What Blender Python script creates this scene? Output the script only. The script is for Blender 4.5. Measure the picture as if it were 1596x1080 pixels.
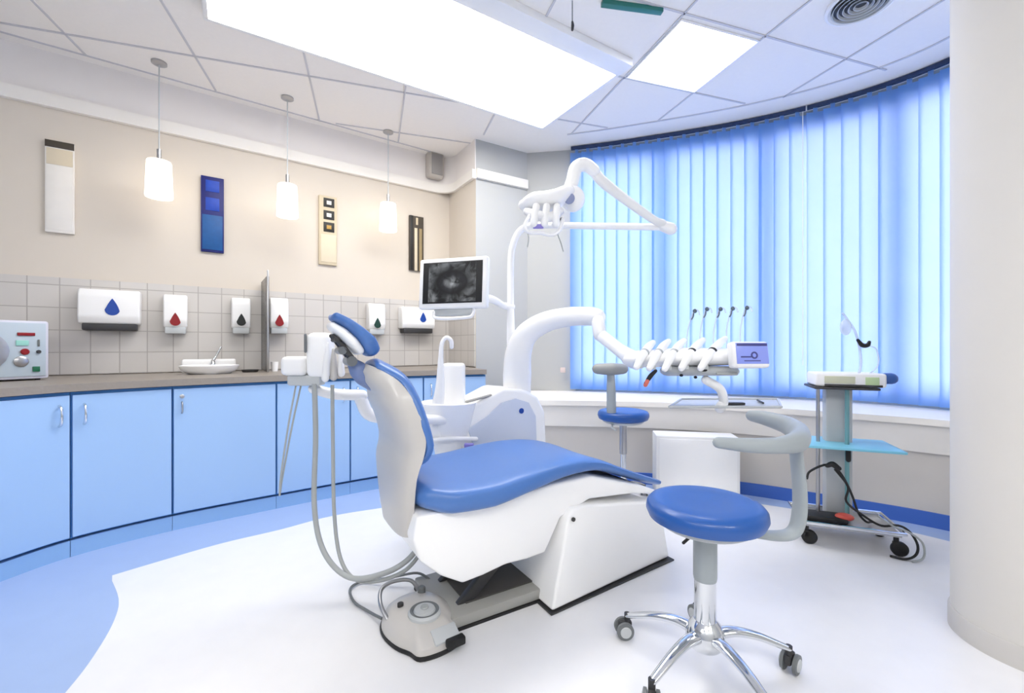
import bpy, bmesh, math, random
from mathutils import Vector, Matrix
R = math.radians
PI = math.pi
random.seed(7)
for o in list(bpy.data.objects): bpy.data.objects.remove(o)
S = bpy.context.scene
COL = S.collection

# ------------------------------------------------------------------ camera
CH = 1.10                       # eye height
F = 680.0                       # focal length in pixels of a 1596 px wide frame
cd = bpy.data.cameras.new('camera'); cam = bpy.data.objects.new('camera', cd); COL.objects.link(cam)
cam.location = (0, 0, CH); cam.rotation_euler = (R(90), 0, 0)
cd.sensor_fit = 'HORIZONTAL'; cd.sensor_width = 36; cd.lens = 36*F/1596; cd.clip_start = 0.05
S.camera = cam
# ------------------------------------------------------------------ daylight, lamp strengths, exposure
w = bpy.data.worlds.new('daylight'); S.world = w; w.use_nodes = True
bg = w.node_tree.nodes['Background']; bg.inputs[0].default_value = (0.97, 0.98, 1.0, 1); bg.inputs[1].default_value = 4.7
PANEL_POWER = 7.8
FILL_POWER = 16.0
PENDANT_POWER = 2.8
S.view_settings.view_transform = 'Standard'; S.view_settings.look = 'None'
S.view_settings.exposure = 0.45; S.view_settings.gamma = 1; S.view_settings.use_curve_mapping = False

HC = 3.05                       # ceiling height

# ------------------------------------------------------------------ helpers
def P(px, py, Y):               # the place seen at a pixel, at depth Y
    return Vector(((px-798)/F*Y, Y, CH+(540-py)/F*Y))

def lin(c):
    return tuple(((v/255)/12.92 if v/255 <= .04045 else ((v/255+.055)/1.055)**2.4) for v in c)

MATS = {}
def mat(name, rgb, rough=.5, metal=0, noise=0, scale=20, bump=0, coat=0, emit=0, emit_rgb=None, spec=.5, alpha=1, trans=0):
    if name in MATS: return MATS[name]
    m = bpy.data.materials.new(name); m.use_nodes = True; MATS[name] = m
    n = m.node_tree.nodes; l = m.node_tree.links; b = n['Principled BSDF']
    c = lin(rgb)+(1,)
    b.inputs['Base Color'].default_value = c
    b.inputs['Roughness'].default_value = rough; b.inputs['Metallic'].default_value = metal
    b.inputs['Specular IOR Level'].default_value = spec
    b.inputs['Coat Weight'].default_value = coat
    b.inputs['Alpha'].default_value = alpha
    b.inputs['Transmission Weight'].default_value = trans
    if emit:
        b.inputs['Emission Color'].default_value = (lin(emit_rgb) if emit_rgb else c[:3])+(1,)
        b.inputs['Emission Strength'].default_value = emit
    if noise or bump:
        tc = n.new('ShaderNodeTexCoord'); nz = n.new('ShaderNodeTexNoise'); nz.inputs['Scale'].default_value = scale
        nz.inputs['Detail'].default_value = 4
        l.new(tc.outputs['Object'], nz.inputs['Vector'])
        if noise:
            mx = n.new('ShaderNodeMix'); mx.data_type = 'RGBA'
            mx.inputs[6].default_value = tuple(v*(1-noise) for v in c[:3])+(1,)
            mx.inputs[7].default_value = tuple(min(1, v*(1+noise)) for v in c[:3])+(1,)
            l.new(nz.outputs['Fac'], mx.inputs[0]); l.new(mx.outputs[2], b.inputs['Base Color'])
        if bump:
            bp = n.new('ShaderNodeBump'); bp.inputs['Strength'].default_value = bump; bp.inputs['Distance'].default_value = .002
            l.new(nz.outputs['Fac'], bp.inputs['Height']); l.new(bp.outputs[0], b.inputs['Normal'])
    return m

def cat(pts, n=8, closed=False):        # Catmull-Rom through the points
    pts = [Vector(p) for p in pts]; out = []
    N = len(pts)
    for i in range(N if closed else N-1):
        if closed: a, b, c, d = pts[i-1], pts[i], pts[(i+1) % N], pts[(i+2) % N]
        else:
            b, c = pts[i], pts[i+1]
            a = pts[i-1] if i else b*2-c
            d = pts[i+2] if i+2 < N else c*2-b
        for k in range(n):
            t = k/n
            out.append(.5*((2*b)+(c-a)*t+(2*a-5*b+4*c-d)*t*t+(3*b-a-3*c+d)*t**3))
    if not closed: out.append(pts[-1])
    return out

class MB:
    def __init__(s, M=None): s.v = []; s.f = []; s.M = M or Matrix()
    def add(s, vs, fs):
        o = len(s.v); s.v += [s.M @ Vector(v) for v in vs]; s.f += [[i+o for i in f] for f in fs]; return s
    def addbm(s, b, T=None):
        b.verts.index_update(); T = T or Matrix()
        s.add([T @ v.co for v in b.verts], [[v.index for v in f.verts] for f in b.faces]); b.free(); return s
    def box(s, c, d, bev=0, T=None, seg=2):
        b = bmesh.new(); bmesh.ops.create_cube(b, size=1)
        for v in b.verts: v.co = Vector((v.co.x*d[0], v.co.y*d[1], v.co.z*d[2]))
        if bev: bmesh.ops.bevel(b, geom=list(b.edges), offset=bev, segments=seg, affect='EDGES', profile=.5, clamp_overlap=True)
        return s.addbm(b, Matrix.Translation(c) @ (T or Matrix()))
    def prism(s, poly, vec, bev=0, seg=2):      # poly: 3D points, extruded along vec
        b = bmesh.new(); vec = Vector(vec); n = len(poly)
        A = [b.verts.new(Vector(p)) for p in poly]; B = [b.verts.new(Vector(p)+vec) for p in poly]
        b.faces.new(A); b.faces.new(B[::-1])
        for i in range(n): b.faces.new((A[i], B[i], B[(i+1) % n], A[(i+1) % n]))
        bmesh.ops.recalc_face_normals(b, faces=list(b.faces))
        if bev: bmesh.ops.bevel(b, geom=list(b.edges), offset=bev, segments=seg, affect='EDGES', profile=.5, clamp_overlap=True)
        return s.addbm(b)
    def loft(s, rings, cap=True, closed=False):
        n = len(rings[0]); vs = [p for r in rings for p in r]; fs = []
        m = len(rings)
        for i in range(m if closed else m-1):
            for k in range(n):
                a = i*n+k; b2 = i*n+(k+1) % n; i2 = (i+1) % m
                fs.append((a, b2, i2*n+(k+1) % n, i2*n+k))
        if cap and not closed: fs.append(list(range(n))[::-1]); fs.append([(m-1)*n+k for k in range(n)])
        return s.add(vs, fs)
    def lathe(s, prof, c=(0, 0, 0), n=32, T=None, hollow=False):
        T = Matrix.Translation(c) @ (T or Matrix())
        rings = [[T @ Vector((max(r, 1e-4)*math.cos(2*PI*k/n), max(r, 1e-4)*math.sin(2*PI*k/n), z)) for k in range(n)] for r, z in prof]
        return s.loft(rings, closed=hollow)
    def tube(s, pts, r=.01, n=12, sm=6, flat=None, closed=False):
        pts = [Vector(p) for p in pts]; m0 = len(pts)
        rs = r if isinstance(r, (list, tuple)) else [r]*m0
        if sm and m0 > 2:
            q = cat(pts, sm, closed); rr = []
            for i in range(len(q)):
                x = i/sm; k = min(int(x), m0-1); k2 = (k+1) % m0 if closed else min(k+1, m0-1)
                rr.append(rs[k]*(1-(x-k))+rs[k2]*(x-k))
            pts, rs = q, rr
        m = len(pts); rings = []
        t0 = (pts[1]-pts[0]).normalized()
        up = Vector((0, 0, 1)) if abs(t0.z) < .9 else Vector((1, 0, 0))
        u = (up-t0*up.dot(t0)).normalized()
        for i in range(m):
            if closed: t = (pts[(i+1) % m]-pts[i-1]).normalized()
            else: t = (pts[min(i+1, m-1)]-pts[max(i-1, 0)]).normalized()
            u = (u-t*u.dot(t)).normalized(); v = t.cross(u)
            fu, fv = flat or (1, 1)
            rings.append([pts[i]+(u*math.cos(2*PI*k/n)*fu+v*math.sin(2*PI*k/n)*fv)*rs[i] for k in range(n)])
        return s.loft(rings, closed=closed)
    def cyl(s, a, b, r, r2=None, n=20): return s.tube([a, b], [r, r if r2 is None else r2], n=n, sm=0)
    def ball(s, c, r, n=20):
        if not isinstance(r, (tuple, list)): r = (r, r, r)
        rings = []
        for i in range(n//2+1):
            a = -PI/2+PI*i/(n//2)
            rings.append([Vector(c)+Vector((r[0]*max(math.cos(a), 1e-3)*math.cos(2*PI*k/n), r[1]*max(math.cos(a), 1e-3)*math.sin(2*PI*k/n), r[2]*math.sin(a))) for k in range(n)])
        return s.loft(rings)
    def capsule(s, pts, r, n=12, sm=6, flat=None):      # tube with rounded ends
        pts = [Vector(p) for p in pts]
        rs = r if isinstance(r, (list, tuple)) else [r]*len(pts)
        a = (pts[0]-pts[1]).normalized(); b = (pts[-1]-pts[-2]).normalized()
        q = cat(pts, sm) if len(pts) > 2 else pts
        if len(pts) > 2:
            rr = []
            for i in range(len(q)):
                x = i/sm; k = min(int(x), len(pts)-1); k2 = min(k+1, len(pts)-1)
                rr.append(rs[k]*(1-(x-k))+rs[k2]*(x-k))
        else: rr = list(rs)
        r0, r1 = rr[0], rr[-1]
        H = [(1.0, .02), (.8, .55), (.45, .87)]
        q = [q[0]+a*r0*h for h, _ in H]+q+[q[-1]+b*r1*h for h, _ in H[::-1]]
        rr = [r0*k for _, k in H]+rr+[r1*k for _, k in H[::-1]]
        return s.tube(q, rr, n=n, sm=0, flat=flat)

WM = {}
def link(name, mb, m, parent=None, ang=40, smooth=True):
    if parent is not None:
        inv = WM[parent].inverted(); vs = [inv @ v for v in mb.v]; T = WM[parent]; loc = None
    else:
        xs = [v.x for v in mb.v]; ys = [v.y for v in mb.v]; zs = [v.z for v in mb.v]
        loc = Vector(((min(xs)+max(xs))/2, (min(ys)+max(ys))/2, min(zs)))
        vs = [v-loc for v in mb.v]
    me = bpy.data.meshes.new(name); me.from_pydata([tuple(v) for v in vs], [], mb.f); me.update()
    b = bmesh.new(); b.from_mesh(me); bmesh.ops.recalc_face_normals(b, faces=list(b.faces)); b.to_mesh(me); b.free()
    if smooth:
        me.shade_smooth(); me.set_sharp_from_angle(angle=R(ang))
    me.materials.append(m)
    o = bpy.data.objects.new(name, me); COL.objects.link(o)
    if parent is not None: o.parent = parent; WM[o] = WM[parent]
    else: o.location = loc; WM[o] = Matrix.Translation(loc)
    return o
def root(name, label, category, loc, ang=0, group=None):
    o = bpy.data.objects.new(name, None); COL.objects.link(o); o.empty_display_size = .05
    o.location = loc; o.rotation_euler = (0, 0, ang)
    WM[o] = Matrix.Translation(loc) @ Matrix.Rotation(ang, 4, 'Z')
    o['label'] = label; o['category'] = category
    if group: o['group'] = group
    return o
def tag(o, label, category, group=None):
    o['label'] = label; o['category'] = category
    if group: o['group'] = group
    return o
def struct(o): o['kind'] = 'structure'; return o

def normals2(path):
    out = []
    for i in range(len(path)):
        a = path[max(i-1, 0)]; b = path[min(i+1, len(path)-1)]
        d = (Vector(b[:2])-Vector(a[:2])).normalized(); out.append(Vector((-d.y, d.x)))
    return out
def offset(path, d):
    return [Vector(p[:2])+n*d for p, n in zip(path, normals2(path))]
def ribbon(mb, path, z0, z1, o0, o1):   # upright slab along a plan curve, between two offsets
    A = offset(path, o0); B = offset(path, o1)
    rings = [[Vector((a.x, a.y, z0)), Vector((b.x, b.y, z0)), Vector((b.x, b.y, z1)), Vector((a.x, a.y, z1))] for a, b in zip(A, B)]
    return mb.loft(rings)

# ------------------------------------------------------------------ materials
def wall_mat(name, rgb): return mat(name, rgb, .75, noise=.015, scale=6, bump=.05)
M_wall = wall_mat('wall_warm', (214, 205, 193)); M_wallw = wall_mat('wall_white', (184, 185, 184)); M_col = wall_mat('column_paint', (217, 214, 209))
M_ceil = mat('ceiling_tiles', (247, 243, 238), .8, noise=.02, scale=40, bump=.08)
M_grid = mat('ceiling_groove_shade', (206, 205, 209), .6)
M_corn = mat('cornice_white', (240, 236, 230), .6)
M_white = mat('white_plastic', (250, 250, 250), .28, coat=.3)
M_whites = mat('white_satin', (242, 242, 242), .45)
M_shell = mat('shell_greywhite', (198, 195, 191), .35, coat=.15)
M_pale = mat('pale_blue_panel', (205, 213, 230), .35)
M_blue = mat('blue_vinyl', (74, 118, 186), .38, coat=.15, noise=.03, scale=60, bump=.05)
M_bluedk = mat('blue_piping', (34, 74, 150), .45)
M_stoolblue = mat('stool_vinyl', (30, 86, 164), .35, coat=.15, noise=.03, scale=60, bump=.05)
M_grey = mat('grey_plastic', (158, 166, 170), .4)
M_ltgrey = mat('light_grey_plastic', (190, 194, 196), .4)
M_dark = mat('dark_grey', (52, 52, 54), .5)
M_black = mat('black_rubber', (18, 18, 20), .55)
M_plate = mat('base_grey', (156, 156, 152), .5)
M_chrome = mat('chrome', (225, 228, 232), .12, metal=1)
M_steel = mat('brushed_steel', (180, 180, 182), .3, metal=1)
M_door = mat('cupboard_blue', (160, 194, 236), .35, noise=.01, scale=4)
M_doordk = mat('cupboard_edge_blue', (62, 130, 200), .45)
M_count = mat('worktop_greige', (146, 138, 130), .4, noise=.08, scale=80)
M_hose = mat('hose_grey', (168, 172, 172), .45)
M_hosed = mat('hose_dark', (110, 114, 116), .5)
M_teal = mat('teal_metal', (120, 190, 205), .35)
M_red = mat('red_mark', (140, 4, 22), .4); M_bluem = mat('blue_mark', (10, 66, 160), .4); M_blackm = mat('black_mark', (22, 26, 26), .4)
M_violet = mat('violet_mark', (140, 130, 210), .4)
M_green = mat('green_button', (20, 100, 70), .4)

def floor_mat(name, rgb, rough):
    m = mat(name, rgb, rough, noise=.035, scale=9, bump=.02); return m
M_fblue = floor_mat('blue_linoleum', (160, 182, 222), .38)
M_fwhite = floor_mat('white_linoleum', (232, 232, 234), .3)

def emis(name, rgb, st):
    m = bpy.data.materials.new(name); m.use_nodes = True; n = m.node_tree.nodes; n.clear()
    e = n.new('ShaderNodeEmission'); o = n.new('ShaderNodeOutputMaterial'); e.inputs[0].default_value = lin(rgb)+(1,); e.inputs[1].default_value = st
    m.node_tree.links.new(e.outputs[0], o.inputs[0]); return m
M_panel = emis('lit_diffuser', (255, 253, 250), PANEL_POWER)
M_fillpanel = emis('fill_diffuser', (255, 252, 248), FILL_POWER)
M_shade = emis('lit_opal_glass', (255, 240, 218), PENDANT_POWER)

def tile_mat():
    m = bpy.data.materials.new('wall_tiles'); m.use_nodes = True; n = m.node_tree.nodes; l = m.node_tree.links; b = n['Principled BSDF']
    tc = n.new('ShaderNodeTexCoord'); sp = n.new('ShaderNodeSeparateXYZ'); cb = n.new('ShaderNodeCombineXYZ')
    l.new(tc.outputs['Object'], sp.inputs[0]); l.new(sp.outputs[0], cb.inputs[0]); l.new(sp.outputs[2], cb.inputs[1])
    br = n.new('ShaderNodeTexBrick'); br.offset = 0; br.squash = 1
    br.inputs['Scale'].default_value = 1; br.inputs['Brick Width'].default_value = .15; br.inputs['Row Height'].default_value = .15
    br.inputs['Mortar Size'].default_value = .0035; br.inputs['Mortar Smooth'].default_value = .2
    br.inputs['Color1'].default_value = lin((206, 202, 198))+(1,); br.inputs['Color2'].default_value = lin((200, 196, 192))+(1,)
    br.inputs['Mortar'].default_value = lin((172, 167, 163))+(1,)
    l.new(cb.outputs[0], br.inputs['Vector']); l.new(br.outputs['Color'], b.inputs['Base Color']); b.inputs['Roughness'].default_value = .3
    bp = n.new('ShaderNodeBump'); bp.inputs['Strength'].default_value = .4; bp.inputs['Distance'].default_value = .002; bp.invert = True
    l.new(br.outputs['Fac'], bp.inputs['Height']); l.new(bp.outputs[0], b.inputs['Normal'])
    return m
M_tile = tile_mat()

def slat_mat():
    m = bpy.data.materials.new('blue_blind_fabric'); m.use_nodes = True; n = m.node_tree.nodes; l = m.node_tree.links; n.clear()
    o = n.new('ShaderNodeOutputMaterial'); d = n.new('ShaderNodeBsdfDiffuse'); t = n.new('ShaderNodeBsdfTranslucent'); mx = n.new('ShaderNodeMixShader')
    tc = n.new('ShaderNodeTexCoord'); nz = n.new('ShaderNodeTexNoise'); nz.inputs['Scale'].default_value = 3
    l.new(tc.outputs['Object'], nz.inputs['Vector'])
    cm = n.new('ShaderNodeMix'); cm.data_type = 'RGBA'
    cm.inputs[6].default_value = (.715, .785, .97, 1); cm.inputs[7].default_value = (.77, .825, .98, 1)
    l.new(nz.outputs['Fac'], cm.inputs[0]); l.new(cm.outputs[2], t.inputs[0])
    d.inputs[0].default_value = lin((100, 170, 240))+(1,)
    mx.inputs[0].default_value = .68
    l.new(d.outputs[0], mx.inputs[1]); l.new(t.outputs[0], mx.inputs[2]); l.new(mx.outputs[0], o.inputs[0]); return m
M_slat = slat_mat()

def glass_mat():
    m = bpy.data.materials.new('window_glass'); m.use_nodes = True; n = m.node_tree.nodes; l = m.node_tree.links; n.clear()
    o = n.new('ShaderNodeOutputMaterial'); t = n.new('ShaderNodeBsdfTransparent'); g = n.new('ShaderNodeBsdfGlossy'); mx = n.new('ShaderNodeMixShader'); fr = n.new('ShaderNodeFresnel')
    g.inputs['Roughness'].default_value = .02; t.inputs[0].default_value = (.96, .97, .97, 1)
    l.new(fr.outputs[0], mx.inputs[0]); l.new(t.outputs[0], mx.inputs[1]); l.new(g.outputs[0], mx.inputs[2]); l.new(mx.outputs[0], o.inputs[0]); return m
M_glass = glass_mat()
def clear_mat():
    m = bpy.data.materials.new('clear_plastic'); m.use_nodes = True; n = m.node_tree.nodes; l = m.node_tree.links; n.clear()
    o = n.new('ShaderNodeOutputMaterial'); t = n.new('ShaderNodeBsdfTransparent'); g = n.new('ShaderNodeBsdfPrincipled'); mx = n.new('ShaderNodeMixShader')
    g.inputs['Base Color'].default_value = (.75, .82, .9, 1); g.inputs['Roughness'].default_value = .15
    mx.inputs[0].default_value = .55
    l.new(t.outputs[0], mx.inputs[1]); l.new(g.outputs[0], mx.inputs[2]); l.new(mx.outputs[0], o.inputs[0]); return m
M_clear = clear_mat()
def frost_mat():
    m = bpy.data.materials.new('smoked_glass'); m.use_nodes = True; n = m.node_tree.nodes; l = m.node_tree.links; n.clear()
    o = n.new('ShaderNodeOutputMaterial'); t = n.new('ShaderNodeBsdfTransparent'); g = n.new('ShaderNodeBsdfPrincipled'); mx = n.new('ShaderNodeMixShader')
    g.inputs['Base Color'].default_value = lin((120, 116, 112))+(1,); g.inputs['Roughness'].default_value = .2
    t.inputs[0].default_value = (.8, .8, .8, 1); mx.inputs[0].default_value = .5
    l.new(t.outputs[0], mx.inputs[1]); l.new(g.outputs[0], mx.inputs[2]); l.new(mx.outputs[0], o.inputs[0]); return m
M_frost = frost_mat()

# ------------------------------------------------------------------ the room
WA = math.atan2(.577, .817); WP = Vector((-2.29, 3.44, 0))
WF = Matrix.Translation(WP) @ Matrix.Rotation(WA, 4, 'Z')      # wall frame: x along the wall, -y into the room
def wt(px, off=0):      # position along the long wall seen at pixel column px, at 'off' in front of it
    r = (px-798)/F; o = WF @ Vector((0, -off, 0)); d = WF.to_3x3() @ Vector((1, 0, 0))
    t = (r*o.y-o.x)/(d.x-r*d.y); return t, (o+d*t).y
def wz(py, Y): return CH+(540-py)/F*Y

struct(link('floor', MB().prism([(-5.2, -2.2, 0), (3.5, -2.2, 0), (3.5, 5.2, 0), (-5.2, 5.2, 0)], (0, 0, -.1)), M_fblue))
infl = [(-1.05, -2.1), (-1.12, .3), (-1.30, 1.0), (-1.418, 1.385), (-1.498, 1.575), (-1.60, 1.756), (-1.716, 1.903), (-1.92, 2.085)]
infl = [tuple(p) for p in cat([(x, y, 0) for x, y in infl], 5)]
edge2 = [tuple(p) for p in cat([(-1.92, 2.095, 0), (-1.824, 2.24-.03, 0), (-1.628, 2.43, 0), (-1.39, 2.62, 0), (-1.167, 2.83, 0), (-.847, 2.99, 0), (-.4, 3.2, 0), (.1, 3.3, 0), (.6, 3.33, 0), (1.1, 3.28, 0), (1.5, 3.15, 0), (1.9, 2.95, 0), (2.28, 2.66, 0), (2.46, 2.47, 0), (2.68, 2.15, 0), (2.9, 1.6, 0)], 5)]
poly = [(x, y, 0) for x, y, z in infl[:-1]]+[(x, y, 0) for x, y, z in edge2]+[(3.15, 1.2, 0), (3.15, -2.1, 0)]
# the white sheet is let into the blue floor: a thin mesh with a hair of thickness
struct(link('floor_inlay', MB().prism([(x, y, .0) for x, y, z in poly], (0, 0, .0012)), M_fwhite, smooth=False))

ce = struct(link('ceiling', MB().prism([(-5.2, -2.2, HC), (3.5, -2.2, HC), (3.5, 5.2, HC), (-5.2, 5.2, HC)], (0, 0, .1)), M_ceil))
# wall_left with its return, pilaster and alcove wall
cor = WF @ Vector((1.994, 0, 0))
Lw = WF @ Vector((-3.4, 0, 0))
pil = Vector((-.34, 4.10)); alc = Vector((.155, 4.40)); win0 = Vector((.63, 4.32))
m = MB(WF); m.box((-.70, .06, HC/2), (5.42, .12, HC)); struct(link('wall_left', m, M_wall))
def slabwall(name, a, b, mtl, z0=0, z1=HC, th=.1):
    mb = MB(); ribbon(mb, [tuple(a)[:2], tuple(b)[:2]], z0, z1, 0, th); return struct(link(name, mb, mtl))
slabwall('wall_corner', cor, pil, M_wall)
slabwall('wall_pilaster', pil, alc, M_wallw)
slabwall('wall_alcove', alc, win0, M_wallw)
slabwall('wall_side', (-4.2, -2.0), Lw, M_wallw)
slabwall('wall_back', (3.3, -2.0), (-4.2, -2.0), M_wallw)
slabwall('wall_right', (3.3, 2.35), (3.3, -2.0), M_wallw)

BC = [tuple(p)[:2] for p in cat([(.577, 4.26, 0), (.9, 4.17, 0), (1.25, 4.05, 0), (1.66, 3.90, 0), (2.03, 3.74, 0), (2.38, 3.54, 0), (2.64, 3.34, 0), (2.83, 3.14, 0), (2.96, 2.93, 0), (3.03, 2.7, 0), (3.07, 2.42, 0)], 8)]
UC = [tuple(p)[:2] for p in cat([(.12, 3.60, 0), (.6, 3.56, 0), (1.15, 3.47, 0), (1.735, 3.25, 0), (2.31, 2.86, 0), (2.62, 2.60, 0), (2.9, 2.25, 0), (3.2, 1.75, 0)], 6)]
SZ = .66
# window wall, behind the blinds
m = MB(); ribbon(m, BC, 0, SZ+.06, .10, .22); ribbon(m, BC, 2.90, HC, .10, .22); struct(link('wall_window', m, M_wallw))
def arc(path):
    L = [0]
    for a, b in zip(path, path[1:]): L.append(L[-1]+(Vector(b)-Vector(a)).length)
    return L
def at(path, L, s):
    for i in range(len(path)-1):
        if L[i+1] >= s or i == len(path)-2:
            t = (s-L[i])/(L[i+1]-L[i]); a = Vector(path[i]); b = Vector(path[i+1]); d = (b-a).normalized()
            return a+(b-a)*t, d
LB = arc(BC); total = LB[-1]
nwin = 4
for k in range(nwin):
    s0 = total*k/nwin; s1 = total*(k+1)/nwin
    seg = [at(BC, LB, s0+(s1-s0)*i/8)[0] for i in range(9)]
    fm = MB(); ribbon(fm, seg, .72, .77, .12, .18); ribbon(fm, seg, 2.86, 2.91, .12, .18)
    for s in (s0+.02, s1-.02):
        q, d = at(BC, LB, min(max(s, .01), total-.01)); nn = Vector((-d.y, d.x)); q = q+nn*.15
        fm.box((q.x, q.y, 1.81), (.05, .06, 2.18), T=Matrix.Rotation(math.atan2(d.y, d.x), 4, 'Z'))
    f = struct(link('window_%d' % (k+1), fm, M_whites))
    gm = MB(); ribbon(gm, seg, .76, 2.87, .148, .152); link('pane', gm, M_glass, f)
# sill, wall under it
UCo = UC
top = [(p[0], p[1]) for p in offset(UC, -.03)]
bo = offset(BC, .10)
poly = [(p[0], p[1], SZ-.04) for p in top]+[(3.3, 2.35, SZ-.04)]+[(p.x, p.y, SZ-.04) for p in bo[::-1]]+[(.155, 4.36, SZ-.04)]
struct(link('window_sill', MB().prism(poly, (0, 0, .04)), M_corn, smooth=False))
m = MB(); ribbon(m, UC, 0, .45, 0, .08); struct(link('wall_under_window', m, wall_mat('wall_grey_warm', (204, 199, 193))))
m = MB(); ribbon(m, UC, .45, SZ-.04, -.015, .08); struct(link('trim_1', m, wall_mat('apron_white', (224, 221, 217))))
m = MB(); ribbon(m, UC, 0, .09, -.012, 0); struct(link('baseboard_window', m, mat('baseboard_blue', (62, 104, 190), .5)))
slabwall('wall_bay_end', (.155, 4.40), (.12, 3.58), M_wallw, 0, SZ-.04, .06)

# cornices
def cornice(name, pts, z):
    mb = MB(); path = pts
    ribbon(mb, path, z, z+.085, -.035, 0); return struct(link(name, mb, M_corn))
a = WF @ Vector((-3.4, 0, 0)); b = WF @ Vector((1.80, 0, 0)); c = WF @ Vector((1.994, -.17, 0))
pc = [tuple(a)[:2], tuple(b)[:2]]+[tuple(WF @ Vector((1.994-.19+.19*math.sin(q), -.19+.19*math.cos(q), 0)))[:2] for q in [R(x) for x in (15, 30, 45, 60, 75, 90)]]+[tuple(pil)]
cornice('trim_2', pc, 2.68)
cornice('trim_3', [tuple(pil), tuple(alc-Vector((.01, .006)))], 2.68)

# the wall above the cornice is painted like the ceiling
m = MB(); ribbon(m, pc, 2.765, HC, -.008, 0); struct(link('trim_6', m, wall_mat('frieze_white', (236, 231, 228))))
# tiled band on the wall
m = MB(WF); m.box((-.70, -.006, 1.235), (5.38, .012, .65))
o = link('trim_4', m, M_tile); struct(o)
# give the tiles the wall's own axes
def reaxis(o, M):
    T = M.inverted() @ Matrix.Translation(o.location)
    for v in o.data.vertices: v.co = T @ v.co
    o.location = M.to_translation(); o.rotation_euler = M.to_euler()
reaxis(o, Matrix.Translation((0, 0, .91)) @ WF)
d = (pil-Vector(cor[:2])); ca = math.atan2(d.y, d.x)
CF = Matrix.Translation((cor.x, cor.y, .91)) @ Matrix.Rotation(ca, 4, 'Z')
m = MB(CF); m.box((d.length/2, -.006, .325), (d.length-.02, .012, .65)); o = struct(link('trim_5', m, M_tile)); reaxis(o, CF)

# ceiling grid: thin strips, groove shade between the panels put into their colour
g1 = Vector((-.306, .952)); g2 = Vector((.952, .306))
def inroom(p):
    if p.y > 5 or p.y < -1.9 or p.x < -4 or p.x > 3.2: return False
    q = WF.inverted() @ Vector((p.x, p.y, 0))
    if q.y > -.12: return False
    # inside of the window curve
    for a, b in zip(BC, BC[1:]):
        if a[0] <= p.x <= b[0]: 
            yy = a[1]+(b[1]-a[1])*(p.x-a[0])/max(b[0]-a[0], 1e-6); return p.y < yy-.32
    if p.x > BC[-1][0]: return p.y < 2.0
    if p.x > -.34: return p.y < 4.0
    return True
gm = MB()
def gline(o, d, lo, hi):
    s = lo; st = None
    while s <= hi:
        ok = inroom(o+d*s)
        if ok and st is None: st = s
        if (not ok or s+.05 > hi) and st is not None:
            if s-st > .1:
                c = o+d*((st+s)/2); gm.box((c.x, c.y, HC-.003), (s-st, .013, .006), T=Matrix.Rotation(math.atan2(d.y, d.x), 4, 'Z'))
            st = None
        s += .05
for v in (-3.2, -2.5, -1.82, -1.13, -.43, .24, .98, 1.74, 2.35, 3.06, 3.75): gline(g2*v, g1, -3, 6)
for u in (-1.3, -.6, .1, .8, 1.45, 2.12, 2.76, 3.44, 4.1): gline(g1*u, g2, -5, 5)
link('ceiling_groove_shade', gm, M_grid, ce, smooth=False)
m = MB(); ribbon(m, offset(BC, -.26), HC-.006, HC, -.008, .008); 
a = WF @ Vector((-3.4, -.10, 0)); b = WF @ Vector((1.8, -.10, 0))
ribbon(m, [tuple(a)[:2], tuple(b)[:2]], HC-.006, HC, -.006, .006)
link('perimeter_groove', m, M_grid, ce, smooth=False)

# round column
CC = Vector((1.91, 1.60, 0))
m = MB(); m.lathe([(.215, 0), (.215, HC)], CC, 96); c_ = link('round_column', m, M_col); struct(c_)
m = MB(); m.lathe([(.216, 0), (.222, .0), (.222, .075), (.219, .082), (.215, .082)], CC, 96); o = struct(link('baseboard_column', m, mat('baseboard_cream', (205, 202, 198), .5, noise=.04, scale=12)))

# ------------------------------------------------------------------ ceiling fittings
def ceiling_light(corners, z, label, fr, power_mat, group=None, wide=0):
    A, B, C = [Vector(c) for c in corners]; ux = (B-A); L = ux.length; ux.normalize(); uy = Vector((ux.y, -ux.x)); Wd = abs((C-B).dot(uy))
    M = Matrix.Translation((A.x, A.y, 0)) @ Matrix.Rotation(math.atan2(ux.y, ux.x), 4, 'Z')
    ctr = M @ Vector((L/2, -Wd/2, HC))
    r = root('ceiling_light', label, 'ceiling light', ctr, math.atan2(ux.y, ux.x), group)
    m = MB(M); h = HC-z
    m.box((L/2, fr/2, HC-h/2), (L+2*fr, fr, h), .003); m.box((L/2, -Wd-(fr+wide)/2, HC-h/2), (L+2*fr, fr+wide, h), .003)
    m.box((-fr/2, -Wd/2, HC-h/2), (fr, Wd, h), .003); m.box((L+fr/2, -Wd/2, HC-h/2), (fr, Wd, h), .003)
    link('frame', m, M_whites, r)
    m = MB(M); m.box((L/2, -Wd/2, z+.006), (L, Wd, .004)); link('diffuser', m, power_mat, r)
    return r
ceiling_light([(-1.762, 2.533), (.263, 3.80), (.7555, 3.076)], HC-.05, 'long bright rectangular ceiling light box above the dental chair', .025, M_panel, wide=.11)
a = g1*2.17+g2*1.76
ceiling_light([tuple(g1*2.74+g2*1.76), tuple(g1*2.74+g2*2.34), tuple(g1*2.17+g2*2.34)], HC-.012, 'small square lit ceiling panel between the long light box and the blinds', .012, M_panel)
for x in (-2.2, 0.0, 2.0):  # added unseen panels behind the camera, there to brighten the room
    ceiling_light([(x-.6, .1-1.2), (x+.6, .1-1.2), (x+.6, -1.7)], HC-.012, 'added fill light panel on the ceiling behind the camera, unseen', .012, M_fillpanel, 'added fill light panels behind the camera')

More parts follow.
